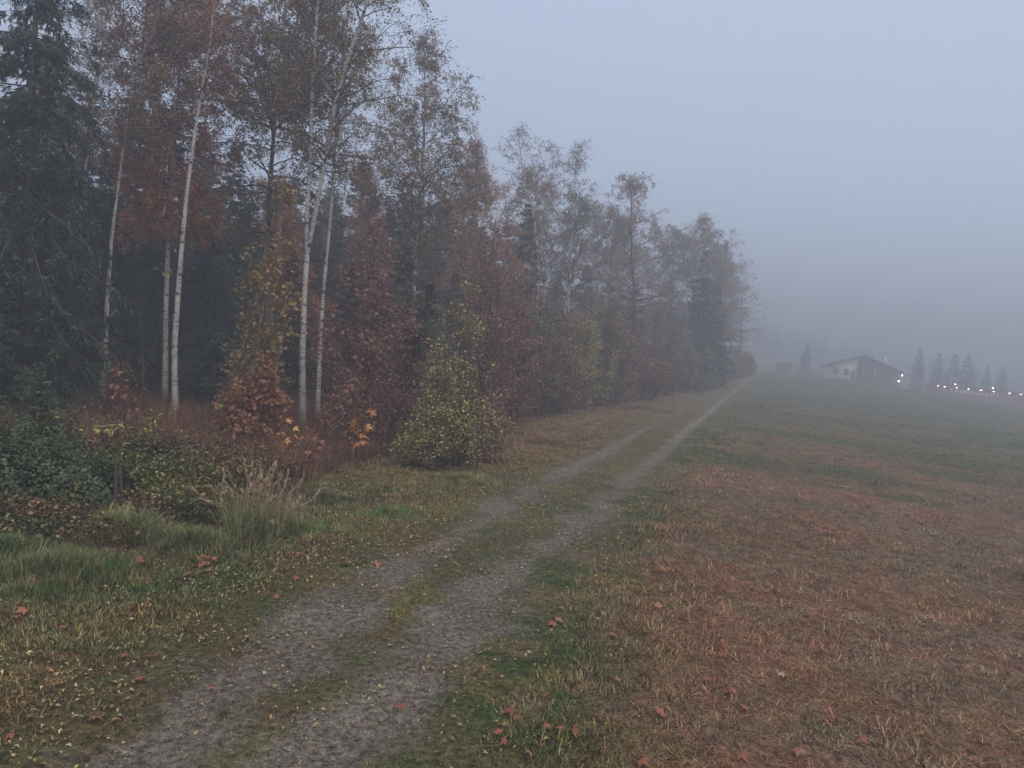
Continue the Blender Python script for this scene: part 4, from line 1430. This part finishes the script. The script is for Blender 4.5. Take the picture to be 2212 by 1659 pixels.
# broken dark stake
p = ground_at(246, 1132)
root = thing('broken_stake', p, 'broken dark wooden stake standing in the brambles', 'stake')
mb = MB()
mb.tubes(np.array([[(0, 0, -0.1), (0.01, 0, 0.3), (-0.02, 0.01, 0.7), (-0.03, 0, 0.95)]]), np.array([[0.032, 0.028, 0.024, 0.008]]), 7)
mb.build('post', M['twig'], root)
mb = MB()
mb.tubes(np.array([[(0.07, 0.02, -0.1), (0.08, 0.02, 0.3), (0.05, 0.0, 0.75), (0.03, 0, 0.9)]]), np.array([[0.022, 0.02, 0.018, 0.006]]), 6)
mb.build('split_piece', M['twig'], root)

# ------------------------------------------------------------------ fallen maple leaves, one by one
rg = np.random.default_rng(300)
single = [(865, 1535, 'fallen red maple leaf on the bare gravel of the track', 'fallen'),
          (1690, 1467, 'pale straw coloured leaf lying on the brown meadow', 'straw')]
piles = [(445, 1212, 9, 26, 'fallen red leaves heaped by the tan grass clump'), (418, 1240, 7, 30, 'fallen red leaves heaped by the tan grass clump'), (300, 1222, 7, 24, 'fallen red leaves below the arching pale grass tuft'), (40, 1322, 4, 22, 'fallen red leaves at the left border'),
         (1200, 1338, 5, 30, 'fallen red leaves on the green verge right of the track')]
scat = [(140, 1365), (272, 1428), (325, 1430), (305, 1480), (455, 1495), (500, 1465), (560, 1275), (600, 1300), (640, 1205), (655, 1195), (720, 1215), (745, 1225), (770, 1222), (815, 1225), (640, 1255), (1080, 1485), (1105, 1545), (1180, 1580), (1210, 1590), (1240, 1590), (1090, 1615), (1115, 1560), (1320, 1380), (1240, 1325),
        (1385, 1532), (1425, 1553), (1603, 1540), (1245, 1582), (1140, 1640), (1385, 1655), (1600, 1640), (1725, 1635), (1520, 1480), (1585, 1500), (1180, 1510), (1075, 1600), (1260, 1650), (1560, 1420), (1800, 1560), (1700, 1380), (1860, 1610), (1480, 1600), (1330, 1480), (1420, 1320), (1290, 1560),
        (25, 1600), (200, 1560), (690, 1330), (900, 1165), (960, 1120), (1130, 1400)]


def fallen(px, py, lab, key, group=None):
    p = ground_at(px, py)
    o = bpy.data.objects.new('fallen_leaf', leaf_meshes[key][rg.integers(0, 4)])
    C.objects.link(o)
    o.location = (float(p[0]), float(p[1]), float(tz(p[0], p[1])) + 0.05 + 0.02 * rg.random())
    o.rotation_euler = (float(rg.normal() * 0.25), float(rg.normal() * 0.25), float(rg.random() * 6.283))
    s = float(0.75 + 0.55 * rg.random())
    o.scale = (s, s, s)
    tag(o, lab, 'leaf', group)


for px, py, lab, key in single:
    fallen(px, py, lab, key)
for px, py, n, sp_, lab in piles:
    for k in range(n):
        fallen(px + rg.normal() * sp_ * 0.6, py + rg.normal() * sp_ * 0.35, 'one of the ' + lab, 'fallen', lab)
for px, py in scat:
    if px < 1000:
        fallen(px, py, 'red maple leaf lying singly on the verge left of the track', 'fallen', 'single fallen leaves left of the track')
    elif px < 1360:
        fallen(px, py, 'red maple leaf lying singly in the green strip right of the track', 'fallen', 'single fallen leaves right of the track')
    else:
        fallen(px, py, 'red maple leaf lying singly on the brown mown meadow', 'fallen', 'single fallen leaves on the meadow')

# ------------------------------------------------------------------ house, shed, hut, fence and trees across the meadow
M['plaster'] = plain_mat('white_plaster', (0.62, 0.60, 0.57), 0.9, 0.2, 1.5, 0.08)
M['timber'] = plain_mat('dark_timber', (0.10, 0.08, 0.07), 0.8, 0.2, 2.0, 0.3, 0.2, (8, 8, 0.6))
M['timber_pale'] = plain_mat('weathered_timber', (0.22, 0.19, 0.165), 0.85)
M['roof'] = plain_mat('roof_tiles', (0.055, 0.048, 0.048), 0.8, 0.2, 3.0, 0.25)
M['pane'] = plain_mat('window_glass', (0.02, 0.024, 0.03), 0.08, 0.5)
M['frame'] = plain_mat('window_frame', (0.09, 0.06, 0.045), 0.6)
M['metal'] = plain_mat('grey_metal', (0.25, 0.25, 0.26), 0.5, 0.5)
M['redwood'] = plain_mat('red_stained_boards', (0.17, 0.042, 0.035), 0.75, 0.25, 2.0, 0.25, 0.15, (1.2, 6, 6))
M['white'] = plain_mat('white_paint', (0.8, 0.79, 0.77), 0.6)
M['lamp'] = emit_mat('lamp_glow', (1.0, 0.9, 0.74), 5.0)
M['wall_lamp'] = emit_mat('wall_lamp_glow', (1.0, 0.7, 0.42), 6.0)


def mbox(name, lo, hi, mat, parent):
    mb = MB()
    mb.box(lo, hi)
    return mb.build(name, mat, parent)


HX, HYF = 71.0, 150.0
hz0 = float(min(tz(63.8, 150), tz(78.6, 150))) - 0.6
house = thing('house', (HX, HYF, hz0), 'white and timber gabled house in the fog across the meadow', 'house')
house.rotation_euler = (0, 0, -math.atan2(HX, HYF) * 0.9)
house.scale = (0.92, 0.92, 1)
WL, WR, EH, RH, DP = -7.2, 7.4, 5.15 - hz0, 7.75 - hz0, 13.0


def prism(pts, y0, y1):
    n = len(pts)
    V = [(x, y0, z) for x, z in pts] + [(x, y1, z) for x, z in pts]
    mb = MB()
    mb.V.append(np.array(V, float))
    mb.n = 2 * n
    mb.Q = [np.array([[k, (k + 1) % n, n + (k + 1) % n, n + k] for k in range(n)])]
    return mb, V, n


def gable(x0, x1, zl, zr, apex=None):
    pts = [(x0, 0), (x1, 0), (x1, zr)] + ([apex] if apex else []) + [(x0, zl)]
    return pts


def poly_prism(name, pts, y0, y1, mat, parent):
    n = len(pts)
    V = np.array([(x, y0, z) for x, z in pts] + [(x, y1, z) for x, z in pts], float)
    Q = np.array([[(k + 1) % n, k, n + k, n + (k + 1) % n] for k in range(n)])
    cap = np.array([list(range(n)), list(range(2 * n - 1, n - 1, -1))])
    return mesh_obj(name, V, [Q, cap], mat, parent)


def zroof(x):
    return RH - abs(x) * (RH - EH) / 7.3 - 0.25


poly_prism('plaster_wall', [(WL, 0), (-0.8, 0), (-0.8, zroof(-0.8)), (WL, zroof(WL))], 0, DP, M['plaster'], house)
poly_prism('timber_wall', [(-0.8, 0), (WR, 0), (WR, zroof(WR)), (0, zroof(0)), (-0.8, zroof(-0.8))], -0.3, DP, M['timber'], house)
for s in (-1, 1):
    poly_prism('roof', [(0, RH), (s * 8.3, RH - 8.3 * (RH - EH) / 7.3), (s * 8.3, RH - 8.3 * (RH - EH) / 7.3 - 0.28), (0, RH - 0.28)], -1.3, DP + 0.8, M['roof'], house)
ch = mbox('chimney', (4.5, 5, zroof(4.8)), (5.1, 5.7, RH + 0.15), M['plaster'], house)
mbox('chimney_cap', (4.42, 4.92, RH + 0.15), (5.18, 5.78, RH + 0.27), M['roof'], ch)
gl = 2.75 - hz0
for wx in (-5.1, -3.0):
    w = mbox('window', (wx - 0.55, -0.05, gl + 0.5), (wx + 0.55, 0.02, gl + 1.8), M['frame'], house)
    mbox('pane', (wx - 0.44, -0.075, gl + 0.6), (wx - 0.04, -0.053, gl + 1.7), M['pane'], w)
    mbox('pane', (wx + 0.04, -0.075, gl + 0.6), (wx + 0.44, -0.053, gl + 1.7), M['pane'], w)
d_ = mbox('door', (-2.1, -0.06, gl - 0.3), (-1.2, 0.02, gl + 1.4), M['frame'], house)
mbox('handle', (-1.35, -0.12, gl + 0.5), (-1.28, -0.063, gl + 0.56), M['metal'], d_)
for wx in (1.6, 3.6):
    w = mbox('window', (wx - 0.5, -0.36, gl + 0.2), (wx + 0.5, -0.28, gl + 1.5), M['frame'], house)
    mbox('pane', (wx - 0.42, -0.38, gl + 0.28), (wx + 0.42, -0.363, gl + 1.42), M['pane'], w)
for px_ in (0.3, 2.6):
    mbox('post', (px_ - 0.12, -1.2, 0), (px_ + 0.12, -0.95, EH + 0.2), M['timber_pale'], house)


def bulb(name, loc, r, mat, parent):
    a = np.linspace(0, np.pi, 7)
    b = np.arange(10) / 10 * 6.2832
    A, B = np.meshgrid(a, b, indexing='ij')
    V = np.stack([r * np.sin(A) * np.cos(B), r * np.sin(A) * np.sin(B), r * np.cos(A)], -1).reshape(-1, 3) + np.array(loc)
    i = np.arange(70).reshape(7, 10)
    Q = np.stack([i[:-1], np.roll(i[:-1], -1, 1), np.roll(i[1:], -1, 1), i[1:]], -1).reshape(-1, 4)
    return mesh_obj(name, V, [Q], mat, parent, smooth=True)


for loc in ((8.0, -1.0, EH - 0.95), (7.5, -0.6, EH - 2.2)):
    a = mbox('lamp_arm', (loc[0] - 0.05, loc[1], loc[2] + 0.1), (loc[0] + 0.05, 0.4, loc[2] + 0.2), M['metal'], house)
    bulb('lamp_bulb', loc, 0.17, M['lamp'], a)

# shed and fence left of the house
b0 = at(1696, 799, 158)
zs = float(tz(b0[0], b0[1])) - 0.3
shed = thing('shed', (b0[0], b0[1], zs), 'small dark shed left of the house in the fog', 'shed')
mbox('wall', (-1.25, 0, 0), (1.25, 2.4, 2.4), M['timber'], shed)
mbox('roof', (-1.5, -0.3, 2.4), (1.5, 2.7, 2.55), M['roof'], shed)
mbox('door', (-0.4, -0.05, 0.1), (0.4, -0.002, 2.0), M['frame'], shed)
f0 = np.array([54.5, 149.0])
fence = thing('rail_fence', (f0[0], f0[1], 0), 'low wooden rail fence left of the house', 'fence')
for k in range(5):
    x = k * 2.1
    z = float(tz(f0[0] + x, f0[1]))
    mbox('post', (x - 0.06, -0.06, z - 0.2), (x + 0.06, 0.06, z + 0.95), M['timber'], fence)
for h in (0.45, 0.82):
    mb = MB()
    z0, z1 = float(tz(f0[0], f0[1])), float(tz(f0[0] + 8.4, f0[1]))
    mb.tubes(np.array([[(-0.3, -0.1, z0 + h), (8.7, -0.1, z1 + h)]]), np.array([[0.05, 0.05]]), 6)
    mb.build('rail', M['timber'], fence)

# lettered hut
hl, hr = at(2013, 826, 151), at(2232, 853, 147)
ang = math.atan2(hr[1] - hl[1], hr[0] - hl[0])
hut_len = float(np.hypot(hr[0] - hl[0], hr[1] - hl[1]))
zb = 0.3
TOP = 3.12 - zb
hut = thing('lettered_hut', (hl[0], hl[1], zb), 'long low red hut with white lettering and small lamps at the right', 'hut')
hut.rotation_euler = (0, 0.012, ang)
mbox('wall', (0, 0, -0.8), (hut_len, 3.6, TOP - 0.12), M['redwood'], hut)
for k in range(6):
    z = 0.12 + k * 0.4
    mbox('board', (0.02, -0.03, z), (hut_len - 0.02, -0.002, z + 0.36), M['redwood'], hut)
mbox('roof', (-0.35, -0.45, TOP - 0.12), (hut_len + 0.35, 4.0, TOP), M['roof'], hut)


def hx(px):
    return (px - 2013.0) / (2232.0 - 2013.0) * hut_len


lz = TOP - 1.42
for ch_, px in zip('TANNENHAUS', (2056, 2067, 2078, 2089, 2100, 2111, 2122, 2133, 2144, 2155)):
    cu = bpy.data.curves.new('letter', 'FONT')
    cu.body = ch_
    cu.size = 1.02
    cu.extrude = 0.02
    cu.offset = 0.02
    cu.align_x = 'CENTER'
    cu.materials.append(M['white'])
    tmp = bpy.data.objects.new('letter', cu)
    o = bpy.data.objects.new('letter', bpy.data.meshes.new_from_object(tmp))
    bpy.data.objects.remove(tmp)
    C.objects.link(o)
    o.parent = hut
    o.location = (hx(px + 1.5), -0.06, lz)
    o.rotation_euler = (math.pi / 2, 0, 0)


def tree_sign(x):
    pts = [(-0.08, 0), (0.08, 0), (0.08, 0.16), (0.36, 0.16), (0.17, 0.42), (0.27, 0.42), (0.1, 0.66), (0.17, 0.66), (0, 0.98), (-0.17, 0.66), (-0.1, 0.66), (-0.27, 0.42), (-0.17, 0.42), (-0.36, 0.16), (-0.08, 0.16)]
    o = poly_prism('tree_emblem', [(x + a, lz + b) for a, b in pts], -0.08, -0.035, M['white'], hut)


for px in (2041, 2181):
    tree_sign(hx(px))
for px in (2026, 2041, 2067, 2093, 2120, 2147, 2181, 2205):
    x = hx(px)
    a = mbox('wall_lamp', (x - 0.18, -0.34, TOP - 0.30), (x + 0.18, -0.03, TOP - 0.24), M['metal'], hut)
    mbox('lamp_glass', (x - 0.17, -0.32, TOP - 0.40), (x + 0.17, -0.10, TOP - 0.302), M['wall_lamp'], a)
for px in (2063, 2144):
    x = hx(px)
    a = mbox('roof_lamp', (x - 0.03, -0.3, TOP), (x + 0.03, -0.24, TOP + 0.25), M['metal'], hut)
    bulb('lamp_bulb', (x, -0.32, TOP + 0.32), 0.16, M['lamp'], a)

# flag pole
p = at(2054, 824, 156)
root = thing('flagpole', (p[0], p[1], float(tz(p[0], p[1]))), 'thin white flagpole behind the red hut', 'pole')
mb = MB()
mb.tubes(np.array([[(0, 0, -0.2), (0, 0, 3.5), (0, 0, 7.2)]]), np.array([[0.07, 0.06, 0.04]]), 8)
mb.build('pole', M['white'], root, smooth=True)
bulb('finial', (0, 0, 7.24), 0.08, M['white'], root)

# spruces by house and hut
fs = spruce('spruce_tree', 'spruce in fog left of the house behind the shed', 9.0, 2.7, 400, M['needle'], (0, 0, 0), c0=0.02, nb=120, n2=9, nn=7, sz=1.7)
first = True
for px, top, d, lab in ((1735, 738, 165, 'spruce in fog left of the house behind the shed'), (1979, 748, 160, 'tallest fog grey spruce right of the house'), (2022, 757, 162, 'second fog grey spruce right of the house'),
                        (2056, 760, 166, 'fog grey spruce behind the flagpole'), (2086, 762, 160, 'slim fog grey spruce behind the middle of the red hut'), (2130, 785, 168, 'faint spruce behind the right half of the red hut'), (2164, 788, 170, 'faint spruce farthest right behind the red hut')):
    b = at(px, 830, d)
    b[2] = float(tz(b[0], b[1])) - 0.2
    s = (at(px, top, d)[2] - b[2]) / 9.0
    if first:
        fs.location = b
        fs.scale = (s, s, s)
        first = False
    else:
        c_ = copy_thing(fs, b, px * 0.7, s, label=lab, group='spruces round the house and hut')
        wf = 0.8 + 0.5 * ((px * 0.37) % 1.0)
        c_.scale = (s * wf, s * wf, s)

# the far wood on the slope: one mass
rg = np.random.default_rng(500)
fw = []
for k in range(2):
    r = spruce('w', 'w', 14.0, 2.8, 510 + k, M['needle'], (0, 0, 0), c0=0.05, nb=90, n2=7, nn=5, sz=2.6)
    mbv, mq, vv, n0 = [], [], [], 0
    for ch_ in list(r.children):
        if ch_.name.startswith('crown'):
            ch_.parent = None
            C.objects.unlink(ch_)
            fw.append(ch_)
        else:
            bpy.data.objects.remove(ch_)
    bpy.data.objects.remove(r)
n = 420
x = 30 + 330 * rg.random(n)
y = 265 + 95 * rg.random(n)
keep = y > 260 + 0.02 * x
x, y = x[keep], y[keep]
n = len(x)
sc = np.interp(x, [30, 95, 200, 360], [1.15, 1.0, 0.6, 0.5]) * (0.75 + 0.4 * rg.random(n))
scatter('far_wood', np.stack([x, y, tz(x, y) - 0.2], -1), np.stack([0 * x, 0 * x, rg.random(n) * 6.28], -1), sc, rg.integers(0, 2, n), np.full((n, 3), 0.03), fw,
        'dim wooded slope dissolving in the fog behind the house', 'wood')

# ------------------------------------------------------------------ the fog itself
mb = MB()
mb.box((-450, -90, -6), (520, 640, 30))
hm, nt, out = new_mat('fog')
pv = nt.nodes.new('ShaderNodeVolumePrincipled')
pv.inputs['Color'].default_value = (0.57, 0.605, 0.685, 1)
pv.inputs['Density'].default_value = HAZE
pv.inputs['Anisotropy'].default_value = 0.35
nt.links.new(pv.outputs[0], out.inputs['Volume'])
hz = mb.build('haze', hm)
tag(hz, 'pale morning fog filling the air over meadow and forest', 'fog', kind='stuff')
